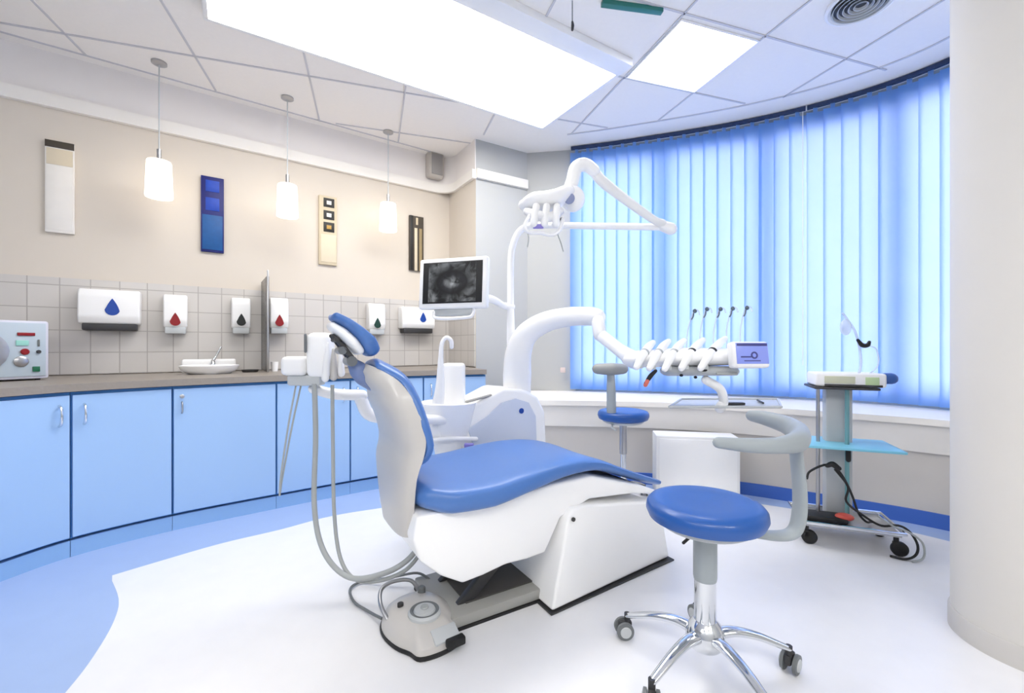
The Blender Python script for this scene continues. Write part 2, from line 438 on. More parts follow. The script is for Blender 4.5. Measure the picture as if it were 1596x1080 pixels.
# pendants over the worktop
PEND = [(248, 97, 308, 'leftmost small opal glass pendant lamp, hanging between the white and the blue wall panels'),
        (448, 152, 338, 'middle small opal glass pendant lamp, hanging right of the blue wall panel'),
        (605, 205, 360, 'rightmost opal glass pendant lamp, hanging between the last two narrow wall panels')]
for px, pt, pb, lab in PEND:
    Y = F*(HC-CH)/(540-pt); p = P(px, pt, Y); zb = P(px, pb, Y).z; x, y = p.x, p.y
    r = root('pendant_lamp', lab, 'pendant lamp', (x, y, HC), 0, 'pendant lamps over the worktop')
    link('ceiling_canopy', MB().lathe([(.0, HC), (.045, HC), (.045, HC-.012), (.03, HC-.02), (0, HC-.02)], (x, y, 0), 24), M_steel, r)
    link('cord', MB().cyl((x, y, zb+.29), (x, y, HC-.015), .004, n=8), M_ltgrey, r)
    link('lamp_holder', MB().lathe([(0, zb+.33), (.013, zb+.33), (.013, zb+.27), (.022, zb+.262), (.022, zb+.245), (0, zb+.245)], (x, y, 0), 20), M_steel, r)
    link('lamp_shade', MB().lathe([(.02, zb+.252), (.066, zb+.248), (.070, zb+.24), (.078, zb+.01), (.076, zb), (.07, zb), (.064, zb+.235), (.02, zb+.24)], (x, y, 0), 32, hollow=True), M_shade, r)

# round air diffuser, teal grille, hanging wire
c = P(1342, 4, F*1.95/536); 
r = root('air_diffuser', 'round louvred air outlet in the ceiling near the column', 'vent', (c.x, c.y, HC))
m = MB(); m.lathe([(.0, HC-.001), (.17, HC-.001), (.17, HC-.012), (.155, HC-.018), (.14, HC-.006), (0, HC-.004)], (c.x, c.y, 0), 40); link('housing', m, M_whites, r)
link('throat', MB().lathe([(0, HC-.005), (.138, HC-.005), (.138, HC-.009), (0, HC-.009)], (c.x, c.y, 0), 40), M_dark, r)
for k in range(5):
    q = .03+.025*k
    link('louvre', MB().lathe([(q-.004, HC-.010), (q-.001, HC-.010), (q+.006, HC-.022), (q+.002, HC-.022)], (c.x, c.y, 0), 40, hollow=True), M_ltgrey, r)
a = P(938, -10, 2.46); b = P(1032, 5, 2.52); a.z = b.z = HC-.02; d = (b-a).normalized()
m = MB(); m.box(((a.x+b.x)/2, (a.y+b.y)/2, HC-.014), ((b-a).length, .035, .028), .003, T=Matrix.Rotation(math.atan2(d.y, d.x), 4, 'Z'))
tag(link('ceiling_rail', m, mat('dark_teal', (40, 118, 112), .4)), 'short dark teal rail on the ceiling above the small lit panel', 'rail')
c = P(892, 0, 2.46)
r = root('ceiling_hook', 'thin wire with a dark hook hanging from the ceiling beside the light box', 'hook', (c.x, c.y, HC))
link('wire', MB().cyl((c.x, c.y, HC), (c.x, c.y, 2.92), .003, n=8), M_hosed, r)
link('hook', MB().capsule([(c.x, c.y, 2.93), (c.x+.002, c.y, 2.91), (c.x, c.y, 2.885)], [.006, .009, .007]), M_dark, r)

# wall speaker over the cornice
t0, Y0 = wt(680, .09); z = wz(257, Y0)
r = root('wall_speaker', 'small grey round-fronted speaker on the wall above the white cornice', 'speaker', WF @ Vector((t0, -.06, z-.14)), WA)
m = MB(WF); m.box((t0, -.055, z), (.17, .11, .26), .03, seg=4); link('cabinet', m, mat('speaker_grey', (188, 182, 176), .5), r)
m = MB(WF); m.box((t0, -.112, z), (.12, .01, .21), .004); link('grille', m, mat('speaker_grille', (150, 147, 145), .7), r)

# ------------------------------------------------------------------ wall panels and dispensers
def on_wall(px0, px1, py0, py1, off=.02):
    t0, Y0 = wt(px0, off); t1, Y1 = wt(px1, off); Y = (Y0+Y1)/2
    return (t0+t1)/2, t1-t0, wz(py1, Y), wz(py0, Y)
def panel(px0, px1, py0, py1, name, label, blocks, edge):
    tc_, wd, z0, z1 = on_wall(px0, px1, py0, py1)
    r = root(name, label, 'wall art', WF @ Vector((tc_, 0, z0)), WA, 'narrow decorative panels on the wall')
    m = MB(WF); m.box((tc_, -.012, (z0+z1)/2), (wd, .024, z1-z0), .003); link('board', m, edge, r)
    h = z1-z0
    for nm, u0, u1, v0, v1, mt in blocks:
        m = MB(WF); m.box((tc_-wd/2+wd*(u0+u1)/2, -.0245, z0+h*(v0+v1)/2), (wd*(u1-u0), .005, h*(v1-v0)), .001); link(nm, m, mt, r)
M_art_w = mat('art_white', (236, 232, 226), .6, noise=.04, scale=15); M_art_c = mat('art_cream', (218, 205, 180), .6, noise=.05, scale=20)
M_art_b = mat('art_royal', (5, 20, 105), .5, noise=.1, scale=20); M_art_b2 = mat('art_azure', (0, 80, 145), .5, noise=.25, scale=30); M_art_b3 = mat('art_bright', (10, 62, 170), .5, noise=.2, scale=30)
M_art_d = mat('art_brown', (70, 62, 52), .6); M_art_t = mat('art_tan', (206, 192, 164), .6, noise=.06, scale=20); M_art_k = mat('art_black', (30, 28, 26), .5); M_gold = mat('art_ochre', (190, 150, 70), .5)
M_art_o = mat('art_olive', (150, 132, 96), .6, noise=.12, scale=25)
panel(70, 116, 221, 363, 'wall_panel', 'tall white wall panel with a dark band on top, above the paper towel dispenser',
      [('dark_band', 0, 1, .925, 1, M_art_d), ('cream_field', .05, .95, .74, .915, M_art_c), ('white_field', .05, .95, .03, .73, M_art_w)], M_art_w)
panel(313, 349, 276, 393, 'wall_panel', 'deep blue and turquoise tall wall panel between two pendant lamps',
      [('square', .2, .8, .80, .95, M_art_b3), ('square', .2, .8, .55, .72, M_art_b3), ('turquoise_field', .06, .94, .03, .49, M_art_b2)], M_art_b)
panel(497, 525, 306, 413, 'wall_panel', 'beige wall panel with three dark square rings in a column',
      [('square_ring', .25, .85, .84, .97, M_art_k), ('square_ring', .25, .85, .66, .79, M_art_k), ('square_ring', .25, .85, .48, .62, M_art_k),
       ('tan_field', .1, .95, .04, .44, M_art_c)], M_art_t)
panel(638, 660, 337, 422, 'wall_panel', 'dark olive-brown striped wall panel nearest the corner, above the monitor',
      [('tan_stripe', .35, .55, .0, .78, M_art_c), ('tan_stripe', .68, .88, .0, .78, M_art_o), ('dark_stripe', .05, .25, .0, 1, M_art_k), ('tan_stripe', .45, .6, .84, .97, M_art_t)], M_art_d)
# pale centres of the ring motifs
tc_, wd, z0, z1 = on_wall(497, 525, 306, 413)
rr = [o for o in COL.objects if o.get('label', '').startswith('beige wall panel')][0]
for v in (.905, .725, .55):
    m = MB(WF); m.box((tc_-wd/2+wd*.55, -.0275, z0+(z1-z0)*v), (wd*.26, .003, (z1-z0)*.055), .0005); link('ring_centre', m, M_gold if v < .6 else M_art_w, rr)

def drop(mb, cx, cz, h, y):
    pts = []
    for k in range(24):
        a = 2*PI*k/24; rr_ = h*.32
        x = rr_*math.sin(a)*(1 if math.cos(a) < 0 else (1-math.cos(a))**.5*.9+.02); zz = -h*.18+rr_*math.cos(a)*(1 if math.cos(a) < 0 else 2.0)
        pts.append((cx+x, y, cz+zz))
    # remove duplicates near the tip
    mb.prism(pts, (0, -.003, 0)); return mb
def dispenser(px0, px1, py0, py1, name, label, category, mk, mx=.5, my=.62, dh=.085, depth=.11, group=None, low=M_ltgrey):
    tc_, wd, z0, z1 = on_wall(px0, px1, py0, py1, depth)
    h = z1-z0
    r = root(name, label, category, WF @ Vector((tc_, -.012, z0)), WA, group)
    m = MB(WF)
    prof = [(-.0125, z0+.05), (-.0125, z1-.004), (-depth+.02, z1-.004), (-depth, z1-.05), (-depth-.008, z0+h*.35), (-depth+.01, z0+.05)]
    m.prism([(tc_-wd/2, y, z) for y, z in prof], (wd, 0, 0), .012, 3); link('cover', m, M_whites, r)
    m = MB(WF); m.box((tc_, -.0125-depth*.42, z0+.03), (wd*.88, depth*.8, .05), .008); link('lower_shell', m, low, r)
    m = MB(WF); zc = z1-h*my
    drop(m, tc_-wd/2+wd*mx, zc, dh, -depth-.007); link('drop_mark', m, mk, r)
    return r
G = 'hygiene dispensers on the tiled wall'
dispenser(120, 218, 450, 516, 'towel_dispenser', 'wide white paper towel dispenser with a blue drop, beside the autoclave', 'dispenser', M_bluem, .55, .42, .12, .13, G, M_dark)
dispenser(254, 292, 458, 521, 'soap_dispenser', 'white soap dispenser with a red drop, left of the wash basin', 'dispenser', M_red, .5, .62, .10, .11, G)
dispenser(361, 391, 463, 521, 'soap_dispenser', 'white soap dispenser with a black drop, right above the wash basin', 'dispenser', M_blackm, .5, .6, .10, .11, G)
dispenser(421, 450, 463, 521, 'soap_dispenser', 'white soap dispenser with a red drop, right of the glass partition', 'dispenser', M_red, .5, .62, .10, .11, G)
dispenser(575, 601, 472, 522, 'soap_dispenser', 'white soap dispenser with a dark green drop, behind the headrest', 'dispenser', mat('dark_green', (20, 60, 50), .4), .5, .62, .10, .11, G)
dispenser(627, 678, 478, 520, 'towel_dispenser', 'wide white paper towel dispenser with a blue drop, behind the monitor', 'dispenser', M_bluem, .62, .38, .10, .13, G, M_dark)

# partition between the two basins
t0, Y0 = wt(413, .2)
m = MB(WF); m.box((t0, -.20, 1.27), (.02, .36, .72), .004)
r = root('glass_partition', 'smoked glass partition standing on the worktop between two soap dispensers', 'partition', WF @ Vector((t0, -.2, .9)), WA)
link('panel', m, M_frost, r)
m = MB(WF); m.box((t0, -.385, 1.29), (.012, .012, .77), .003); link('edge_profile', m, M_steel, r)

# ------------------------------------------------------------------ base cupboards along the curved front
FC = [tuple(p)[:2] for p in cat([(-2.52, 1.45, 0), (-2.45, 1.75, 0), (-2.382, 2.03, 0), (-2.285, 2.29, 0), (-2.015, 2.60, 0), (-1.58, 2.955, 0), (-.985, 3.39, 0), (-.60, 3.58, 0), (-.22, 3.72, 0)], 10)]
LF = arc(FC)
def s_at_px(px):
    best = None
    for i in range(1, 4001):
        s = LF[-1]*i/4000; q, d = at(FC, LF, s); e = abs(798+F*q.x/q.y-px)
        if best is None or e < best[0]: best = (e, s)
    return best[1]
bounds = [0.02]+[s_at_px(p) for p in (-60, 111, 269, 431, 546, 660)]+[LF[-1]]
def subpath(s0, s1, n=12): return [tuple(at(FC, LF, s0+(s1-s0)*i/n)[0]) for i in range(n+1)]
def wallback(p, off=.02):
    q = WF.inverted() @ Vector((p[0], p[1], 0)); q = Vector((min(q.x, 1.96), -off, 0)); return WF @ q
labs = ['light blue base cupboard at the near end, cut by the picture edge, side panel only',
        'leftmost light blue cupboard door, under the autoclave, handle at its right',
        'light blue cupboard, handle at its top left, under the paper towel dispenser',
        'light blue cupboard under the wash basin, with a key lock and hanging pull',
        'light blue cupboard behind the hanging suction hoses, right of the wash basin',
        'narrow light blue cupboard behind the back of the dental chair',
        'light blue cupboard at the far right end, behind the spittoon']
for i in range(len(bounds)-1):
    s0, s1 = bounds[i], bounds[i+1]
    pth = subpath(s0+.001, s1-.001); mid = at(FC, LF, (s0+s1)/2)[0]
    r = root('base_cupboard', labs[i], 'cupboard', (mid.x, mid.y, 0), 0, 'curved row of light blue base cupboards')
    ins = offset(pth, .02)
    back = [wallback(p) for p in (pth[0], pth[-1])]
    if i == len(bounds)-2: back[1] = Vector((-.37, 4.04, 0))
    poly = [(p.x, p.y, .095) for p in ins]+[(back[1].x, back[1].y, .095), (back[0].x, back[0].y, .095)]
    link('carcass', MB().prism(poly, (0, 0, .765)), M_doordk, r, smooth=False)
    ins2 = offset(pth, .035)
    poly = [(p.x, p.y, 0) for p in offset(pth, .012)]+[(p.x, p.y, 0) for p in offset(pth, .2)[::-1]]
    link('plinth', MB().prism(poly, (0, 0, .085)), mat('plinth_blue', (142, 182, 228), .45), r, smooth=False)
    dp = subpath(s0+.006, s1-.006)
    m = MB(); ribbon(m, dp, .105, .845, 0, .018); dr = link('door', m, M_door, r)
    hs = {1: s1-.045, 2: s0+.05, 3: s0+.045, 4: s1-.05, 5: s0+.05, 6: s0+.06}.get(i)
    if hs is None: continue
    q, d = at(FC, LF, hs); nn = Vector((d.y, -d.x))
    def hp(z, k): return Vector((q.x+nn.x*k, q.y+nn.y*k, z))
    if i == 3:
        m = MB(); T = Matrix.Rotation(math.atan2(nn.y, nn.x), 4, 'Z') @ Matrix.Rotation(R(90), 4, 'Y')
        m.lathe([(0, 0), (.012, 0), (.012, .008), (.006, .012), (0, .012)], hp(.80, -.002), 20, T); link('lock', m, M_steel, dr)
        link('handle', MB().capsule([hp(.765, .0), hp(.755, .014), hp(.715, .012), hp(.70, 0)], .005), M_steel, dr)
    else:
        link('handle', MB().capsule([hp(.795, -.001), hp(.785, .02), hp(.755, .028), hp(.72, .026), hp(.70, .018), hp(.69, -.001)], [.007, .006, .006, .007, .007, .007]), M_chrome, dr)
# dark blue shadow rail under the worktop
# worktop
full = subpath(.02, LF[-1], 80)
poly = [(p.x, p.y, .865) for p in offset(full, -.015)]+[(-.37, 4.05, .865), tuple(wallback((-.66, 4.55)))[:2]+(.865,), tuple(WF @ Vector((-3.0, -.02, 0)))[:2]+(.865,)]
m = MB().prism(poly, (0, 0, .04))
tag(link('worktop', m, M_count, smooth=False), 'long curved grey-beige worktop running above the blue cupboards', 'worktop')

# wash basin and tap
t0, Y0 = wt(327, .33); bp_ = WF @ Vector((t0, -.33, 0))
r = root('wash_basin', 'small white rounded wash basin set into the worktop', 'wash basin', (bp_.x, bp_.y, .905), WA)
m = MB(WF @ Matrix.Translation((t0, -.33, .905)) @ Matrix.Diagonal((1.25, 1, 1, 1)))
m.lathe([(.0, 0.0), (.10, .0), (.135, .03), (.145, .06), (.138, .063), (.12, .035), (.08, .012), (0, .01)], n=36); link('bowl', m, M_white, r)
m = MB(WF); m.box((t0, -.10, .955), (.34, .045, .10), .015, seg=3); link('splash_back', m, M_white, r)
rt = WF @ Vector((t0+.02, -.155, .905))
r = root('basin_tap', 'chrome mixer tap with a raised lever at the wash basin', 'tap', rt, WA)
mp = lambda x, y, z: WF @ Vector((t0+.02+x, -.155+y, .905+z))
link('body', MB().capsule([mp(0, 0, .006), mp(0, 0, .05), mp(0, -.02, .08), mp(0, -.09, .085), mp(0, -.11, .065)], [.022, .02, .017, .013, .012]), M_chrome, r)
link('lever', MB().capsule([mp(0, 0, .085), mp(.02, 0, .12), mp(.05, .0, .19)], [.012, .008, .006]), M_chrome, r)
c = WF @ Vector((wt(428, .25)[0], -.25, .905))
tag(link('drinking_cup', MB().lathe([(0, 0), (.022, 0), (.028, .075), (.026, .075), (.02, .004), (0, .004)], c, 24), M_white), 'small white cup on the worktop right of the glass partition', 'cup')
t1, Y1 = wt(358, .22); c = WF @ Vector((t1+.13, -.25, .905))
tag(link('soap_dish', MB(Matrix.Translation(c)).lathe([(0, 0), (.05, 0), (.06, .018), (.055, .018), (.045, .006), (0, .005)], n=24), M_dark), 'dark low dish beside the wash basin', 'dish')

# autoclave at the left edge
AP = P(-14, 540, 2.42); AP.z = .905
AF = Matrix.Translation(AP) @ Matrix.Rotation(R(62), 4, 'Z')
r = root('autoclave', 'pale grey steriliser with coloured buttons at the left picture edge', 'steriliser', AP, R(62))
W_ = .42; D_ = .34; H_ = .335
m = MB(AF); m.box((0, .10, H_/2+.008), (W_, D_, H_), .012); link('housing', m, mat('autoclave_grey', (206, 208, 222), .4), r)
m = MB(AF); m.box((0, -.072, H_/2+.01), (W_-.03, .008, H_-.03), .002); link('front_panel', m, mat('autoclave_panel', (182, 196, 208), .4), r)
def on_af(x, z, sx, sz, nm, mt, rd=False):
    m = MB(AF)
    if rd: m.lathe([(0, 0), (sx, 0), (sx, .008), (sx*.8, .012), (0, .012)], (x, -.075, z), 24, Matrix.Rotation(R(90), 4, 'X'))
    else: m.box((x, -.079, z), (sx, .008, sz), .002)
    link(nm, m, mt, r)
for sx in (-.13, .13): pass
on_af(.115, .265, .07, .018, 'red_display', M_red); on_af(.10, .215, .05, .03, 'green_display', mat('mint', (150, 210, 200), .5))
on_af(.11, .165, .018, .02, 'knob', M_red, True); on_af(.165, .165, .01, .01, 'knob', M_dark, True); on_af(.165, .215, .008, .04, 'switch', M_hosed)
on_af(.095, .11, .03, .03, 'knob', M_steel, True); on_af(.155, .065, .03, .03, 'green_switch', M_green); on_af(-.06, .17, .11, .11, 'door', M_steel, True)
for sx in (-1, 1):
    for sy in (-.04, .24):
        m = MB(AF); m.lathe([(0, 0), (.012, 0), (.012, .012), (0, .012)], (sx*.17, sy, 0), 12); link('foot', m, M_black, r)

# ------------------------------------------------------------------ vertical blinds
def blind(sa, sb, label):
    q0 = at(BC, LB, (sa+sb)/2)[0]
    r = root('vertical_blind', label, 'blind', (q0.x, q0.y, 3.0), 0, 'blue vertical blinds on the bay window')
    pth = [at(BC, LB, sa+(sb-sa)*i/30)[0] for i in range(31)]
    m = MB(); ribbon(m, pth, 3.018, 3.045, -.015, .015); link('head_rail', m, mat('rail_navy', (40, 58, 96), .5), r)
    step = .108; n = int((sb-sa)/step)
    for i in range(n):
        s = sa+(sb-sa)*(i+.5)/n
        q, d = at(BC, LB, s); a = math.atan2(d.y, d.x)+R(16+random.uniform(-3, 3))
        M = Matrix.Translation((q.x, q.y, 0)) @ Matrix.Rotation(a, 4, 'Z')
        m = MB(M); hw = .063
        xs = [-hw+2*hw*k/6 for k in range(7)]
        prof = [(x, .006*(1-(x/hw)**2)) for x in xs]
        ring = [Vector((x, y-.0004, 0)) for x, y in prof]+[Vector((x, y+.0004, 0)) for x, y in prof[::-1]]
        z0 = SZ+.025; z1 = 2.985
        zz = [z0, z0+.6, z0+1.2, z1-.3, z1]
        m.loft([[p+Vector((0, 0, z)) for p in ring] for z in zz])
        # hanger
        m.box((0, .004, z1+.015), (.03, .004, .036))
        link('slat', m, M_slat, r)
    if sb < total-.1:
        q, d = at(BC, LB, sb-.02); nn = Vector((d.y, -d.x))
        link('pull_cord', MB().tube([(q.x+nn.x*.07, q.y+nn.y*.07, 2.98), (q.x+nn.x*.08, q.y+nn.y*.08, 1.8), (q.x+nn.x*.075, q.y+nn.y*.075, .95)], .003, 6), M_whites, r)
def s_blind(px):
    best = None
    for i in range(1, 3001):
        s = total*i/3000; q, d = at(BC, LB, s); e = abs(798+F*q.x/q.y-px)
        if best is None or e < best[0]: best = (e, s)
    return best[1]
sm_ = s_blind(1251)
blind(.0, sm_+.02, 'left half of the backlit blue vertical blinds, behind the operating lamp')
blind(sm_+.03, total-.02, 'right half of the backlit blue vertical blinds, next to the column')

m = MB(); c = P(878, 577, 4.24)
tag(link('wall_socket', m.box((c.x, c.y+.04, c.z), (.05, .02, .05), .004, T=Matrix.Rotation(R(-10), 4, 'Z')), mat('socket_pink', (214, 196, 190), .5)), 'small wall socket left of the window, above the sill', 'socket')

# ------------------------------------------------------------------ dental chair
C0 = Vector((-.295, 1.845, 0)); CA = math.atan2(.51, .86)
DC = Matrix.Translation(C0) @ Matrix.Rotation(CA, 4, 'Z')
chair = root('dental_chair', 'white dental treatment chair with blue vinyl seat, back and headrest', 'dental chair', C0, CA)
def sp(x, e): return math.copysign(abs(x)**e, x)
def pad(mb, sp_pts, ws, ths, e=.55, n=36, sm=5, bulge=0, ctr=None, tip=True):
    # sp_pts: (t,z) spine in the chair's side view; half width and thickness per point
    q = cat([(a, 0, b) for a, b in sp_pts], sm); m0 = len(sp_pts)
    def itp(L, x):
        k = min(int(x), m0-1); k2 = min(k+1, m0-1); return L[k]*(1-(x-k))+L[k2]*(x-k)
    W = [itp(ws, i/sm) for i in range(len(q))]; T = [itp(ths, i/sm) for i in range(len(q))]
    rings = []
    N = len(q)
    def ring(p, t, w_, th, k=1.0, kt=1.0):
        nrm = Vector((-t.z, 0, t.x)); out = []
        for j in range(n):
            a = 2*PI*j/n; x = w_*k*sp(math.cos(a), e); y = th/2*kt*sp(math.sin(a), e)
            out.append(p+Vector((0, x, 0))+nrm*(y+bulge*((x/w_)**2)))
        return out
    for i in range(N):
        t = (q[min(i+1, N-1)]-q[max(i-1, 0)]).normalized()
        if i == 0 and tip:
            for s, k in ((1.0, .0), (.92, .38), (.7, .71), (.38, .92)): rings.append(ring(q[0]-t*T[0]*.5*s, t, W[0], T[0], 1-(1-k)*min(1, T[0]*.9/W[0]), max(k, .02)))
        rings.append(ring(q[i], t, W[i], T[i]))
        if i == N-1 and tip:
            for s, k in ((.38, .92), (.7, .71), (.92, .38), (1.0, .0)): rings.append(ring(q[-1]+t*T[-1]*.5*s, t, W[-1], T[-1], 1-(1-k)*min(1, T[-1]*.9/W[-1]), max(k, .02)))
    return mb.loft(rings)
# seat and leg rest as one long upholstered pad
m = MB(DC)
pad(m, [(-.135, .543), (-.06, .527), (.1, .525), (.27, .548), (.42, .565), (.56, .565), (.68, .545), (.82, .495), (.98, .435), (1.12, .385)],
    [.27, .30, .31, .30, .285, .27, .25, .23, .215, .19], [.10, .115, .115, .105, .09, .075, .06, .045, .04, .035], bulge=.012)
link('seat', m, M_blue, chair)
m = MB(DC)
pad(m, [(-.222, .632), (-.185, .648), (-.138, .682), (-.125, .74), (-.142, .82), (-.168, .91), (-.205, .985), (-.275, 1.035)],
    [.16, .195, .225, .25, .245, .215, .175, .11], [.03, .036, .048, .054, .054, .052, .046, .038], bulge=.018, e=.6)
link('backrest', m, M_blue, chair)
# back shell: deep moulded cover behind the pad
m = MB(DC); rings = []
SH = [(-.185, .40, .17, .045, .8), (-.187, .50, .20, .055, .82), (-.188, .60, .225, .06, .86), (-.182, .65, .235, .068, .86), (-.166, .70, .24, .075, .84), (-.158, .76, .245, .085, .82), (-.172, .84, .235, .09, .84), (-.200, .92, .205, .095, .95), (-.235, .975, .165, .08, 1), (-.29, 1.015, .11, .06, 1), (-.32, 1.03, .06, .03, 1)]
q = cat([(a, 0, b) for a, b, *_ in SH], 4)
for i, p in enumerate(q):
    x = i/4; k = min(int(x), len(SH)-1); k2 = min(k+1, len(SH)-1); f = x-k
    w_ = SH[k][2]*(1-f)+SH[k2][2]*f; dp_ = SH[k][3]*(1-f)+SH[k2][3]*f; ff = SH[k][4]*(1-f)+SH[k2][4]*f
    t = (q[min(i+1, len(q)-1)]-q[max(i-1, 0)]).normalized(); nrm = Vector((-t.z, 0, t.x))
    ring = []
    for j in range(32):
        a = 2*PI*j/32; xx = w_*sp(math.cos(a), .6)*(ff if math.cos(a) > 0 else 1); yy = sp(math.sin(a), .7)
        ring.append(p+Vector((0, xx, 0))+nrm*((dp_*yy if yy > 0 else .004*yy)+(-.0 if yy > 0 else 0))+nrm*(.018*0))
    rings.append(ring)
m.loft(rings); link('back_shell', m, M_shell, chair)
# headrest
m = MB(DC)
pad(m, [(-.432, 1.205), (-.398, 1.184), (-.358, 1.152), (-.322, 1.115), (-.304, 1.088)], [.07, .092, .10, .10, .08], [.026, .032, .042, .056, .054], bulge=.012, e=.6)
link('headrest', m, M_blue, chair)
m = MB(DC)
pad(m, [(-.436, 1.175), (-.405, 1.150), (-.370, 1.115), (-.346, 1.086)], [.06, .08, .088, .075], [.03, .04, .042, .034], e=.7)
hs = link('headrest_shell', m, M_white, chair)
m = MB(DC)
for y in (-.03, .03): m.capsule([(-.435, y, 1.140), (-.405, y, 1.105), (-.37, y, 1.055)], [.007, .010, .011])
m.tube([(-.425, -.045, 1.125), (-.425, .045, 1.125)], .009, sm=0)
link('headrest_bracket', m, M_dark, chair)
m = MB(DC); m.tube([(-.372, -.045, 1.045), (-.372, .045, 1.045)], .019, n=24, sm=0); m.tube([(-.405, -.04, 1.085), (-.405, .04, 1.085)], .015, n=20, sm=0); link('headrest_joint', m, mat('joint_grey', (120, 124, 130), .3, metal=.6), chair)
m = MB(DC); m.capsule([(-.365, 0, 1.04), (-.345, 0, 1.015), (-.32, 0, .985), (-.285, 0, .955)], [.02, .034, .036, .03], flat=(1, 1.1)); link('headrest_stem', m, mat('slate_plastic', (108, 126, 170), .35), chair)
# body under the seat
m = MB(DC)
body = [(-.19, .50), (-.205, .42), (-.18, .34), (-.10, .265), (-.014, .215), (.07, .222), (.17, .238), (.27, .235), (.36, .24), (.44, .37), (.60, .42), (.86, .40), (1.0, .375), (1.06, .375), (.94, .425), (.80, .465), (.62, .52), (.40, .52), (.15, .50)]
m.prism([(t, -.245, z) for t, z in body], (0, .49, 0), .02, 3); link('seat_frame', m, M_white, chair)
# lift arms
m = MB(DC)
for y in (-.10, .10):
    m.prism([(.02, y-.015, .055), (.09, y-.015, .055), (.38, y-.015, .30), (.34, y-.015, .34)], (0, .03, 0), .004)
link('lift_arm', m, M_dark, chair)
# pedestal
m = MB(DC)
ped = [(.365, .012), (.40, .16), (.455, .385), (.48, .408), (.56, .408), (.80, .37), (1.02, .33), (1.10, .26), (1.165, .012)]
pa = [(t, -.285+.07*max(0, (t-.4))/.75, z) for t, z in ped]; pb_ = [(t, .23, z) for t, z in ped]
b = bmesh.new(); A = [b.verts.new(p) for p in pa]; B = [b.verts.new(p) for p in pb_]
b.faces.new(A); b.faces.new(B[::-1])
for i in range(len(A)): b.faces.new((A[i], B[i], B[(i+1) % len(A)], A[(i+1) % len(A)]))
bmesh.ops.recalc_face_normals(b, faces=list(b.faces)); bmesh.ops.bevel(b, geom=list(b.edges), offset=.014, segments=3, affect='EDGES', profile=.5)
m.addbm(b); link('pedestal', m, M_white, chair)
m = MB(DC); m.prism([(.358, -.290, .0015), (1.17, -.236, .0015), (1.17, .234, .0015), (.358, .234, .0015)], (0, 0, .007)); link('pedestal_foot', m, M_dark, chair)
m = MB(DC); m.lathe([(0, 0), (.009, 0), (.009, .006), (0, .006)], (.475, -.283, .37), 16, Matrix.Rotation(R(90), 4, 'X')); link('hinge_cap', m, M_dark, chair)
# base plate
m = MB(DC); m.box((.20, 0, .034), (.52, .37, .044), .008); link('base_plate', m, M_plate, chair)
m = MB(DC); m.box((.20, 0, .0065), (.525, .375, .012), .002); link('base_rubber', m, M_black, chair)
m = MB(DC); m.box((.235, .01, .0585), (.36, .26, .006), .001); link('base_shade_sheet', m, mat('base_shade_charcoal', (70, 68, 66), .6), chair)  # dark sheet: shade on the inner base plate put into its colour

# ------------------------------------------------------------------ treatment unit
U0 = DC @ Vector((.58, .60, 0))
unit = root('dental_unit', 'white water and instrument unit standing behind the dental chair', 'dental unit', U0, CA)
m = MB(DC)
ub = [(.36, .02), (.86, .02), (.87, .45), (.855, .70), (.80, .80), (.70, .845), (.56, .86), (.42, .80), (.22, .735), (.13, .70), (.10, .66), (.12, .62), (.25, .58), (.34, .50)]
m.prism([(t, .46, z) for t, z in ub], (0, .26, 0), .035, 4); link('housing', m, M_white, unit)
m = MB(DC); sb_ = [(.38, .10), (.78, .10), (.79, .45), (.78, .68), (.73, .765), (.64, .795), (.54, .775), (.44, .70), (.33, .645), (.36, .56), (.38, .5)]
m.prism([(t, .452, z) for t, z in sb_], (0, .02, 0), .005); sp1 = link('side_panel', m, M_pale, unit)
m = MB(DC); m.lathe([(0, 0), (.016, 0), (.016, .004), (0, .004)], (.675, .452, .72), 20, Matrix.Rotation(R(90), 4, 'X')); link('round_emblem', m, M_bluem, sp1)
# spittoon
sc = P(704, 600, 2.42); SX, SY = sc.x, sc.y
spit = root('spittoon', 'white spittoon bowl with a hooked water spout on the unit', 'spittoon', (SX, SY, .70))
m = MB(Matrix.Translation((SX-.02, SY, .70)) @ Matrix.Diagonal((1.15, .95, 1, 1)))
m.lathe([(0, -.125), (.085, -.12), (.105, -.05), (.125, .045), (.135, .09), (.128, .096), (.10, .05), (.06, .015), (0, .01)], n=40); link('bowl', m, M_white, spit)
m = MB(Matrix.Translation((SX-.02, SY, .70))); m.lathe([(0, -.34), (.06, -.33), (.07, -.2), (.085, -.12), (0, -.12)], n=32); link('bowl_support', m, M_whites, spit)
m = MB(); m.box((SX+.0, SY+.09, .86), (.125, .11, .29), .02, seg=3); link('cup_filler_housing', m, M_white, spit)
m = MB(); m.capsule([P(682, 635, 2.34), P(686, 600, 2.34), P(687, 555, 2.34), P(689, 534, 2.34), P(696, 526, 2.34), P(703, 531, 2.34), P(704, 541, 2.34)], [.034, .024, .013, .011, .011, .011, .011]); link('spout', m, M_white, spit)
m = MB(); m.capsule([P(676, 686, 2.3), P(700, 684, 2.32), P(742, 684, 2.4)], .012); link('arm_rail', m, M_white, spit)
m = MB(); m.box(P(731, 694, 2.32), (.05, .03, .02), .004); link('violet_button', m, M_violet, spit)
m = MB(); a = P(728, 626, 2.40); b = P(764, 616, 2.5); m.capsule([a, (a+b)/2, b], .012, flat=(.6, 1)); link('tray_slot', m, mat('slot_grey', (150, 150, 148), .5), unit)
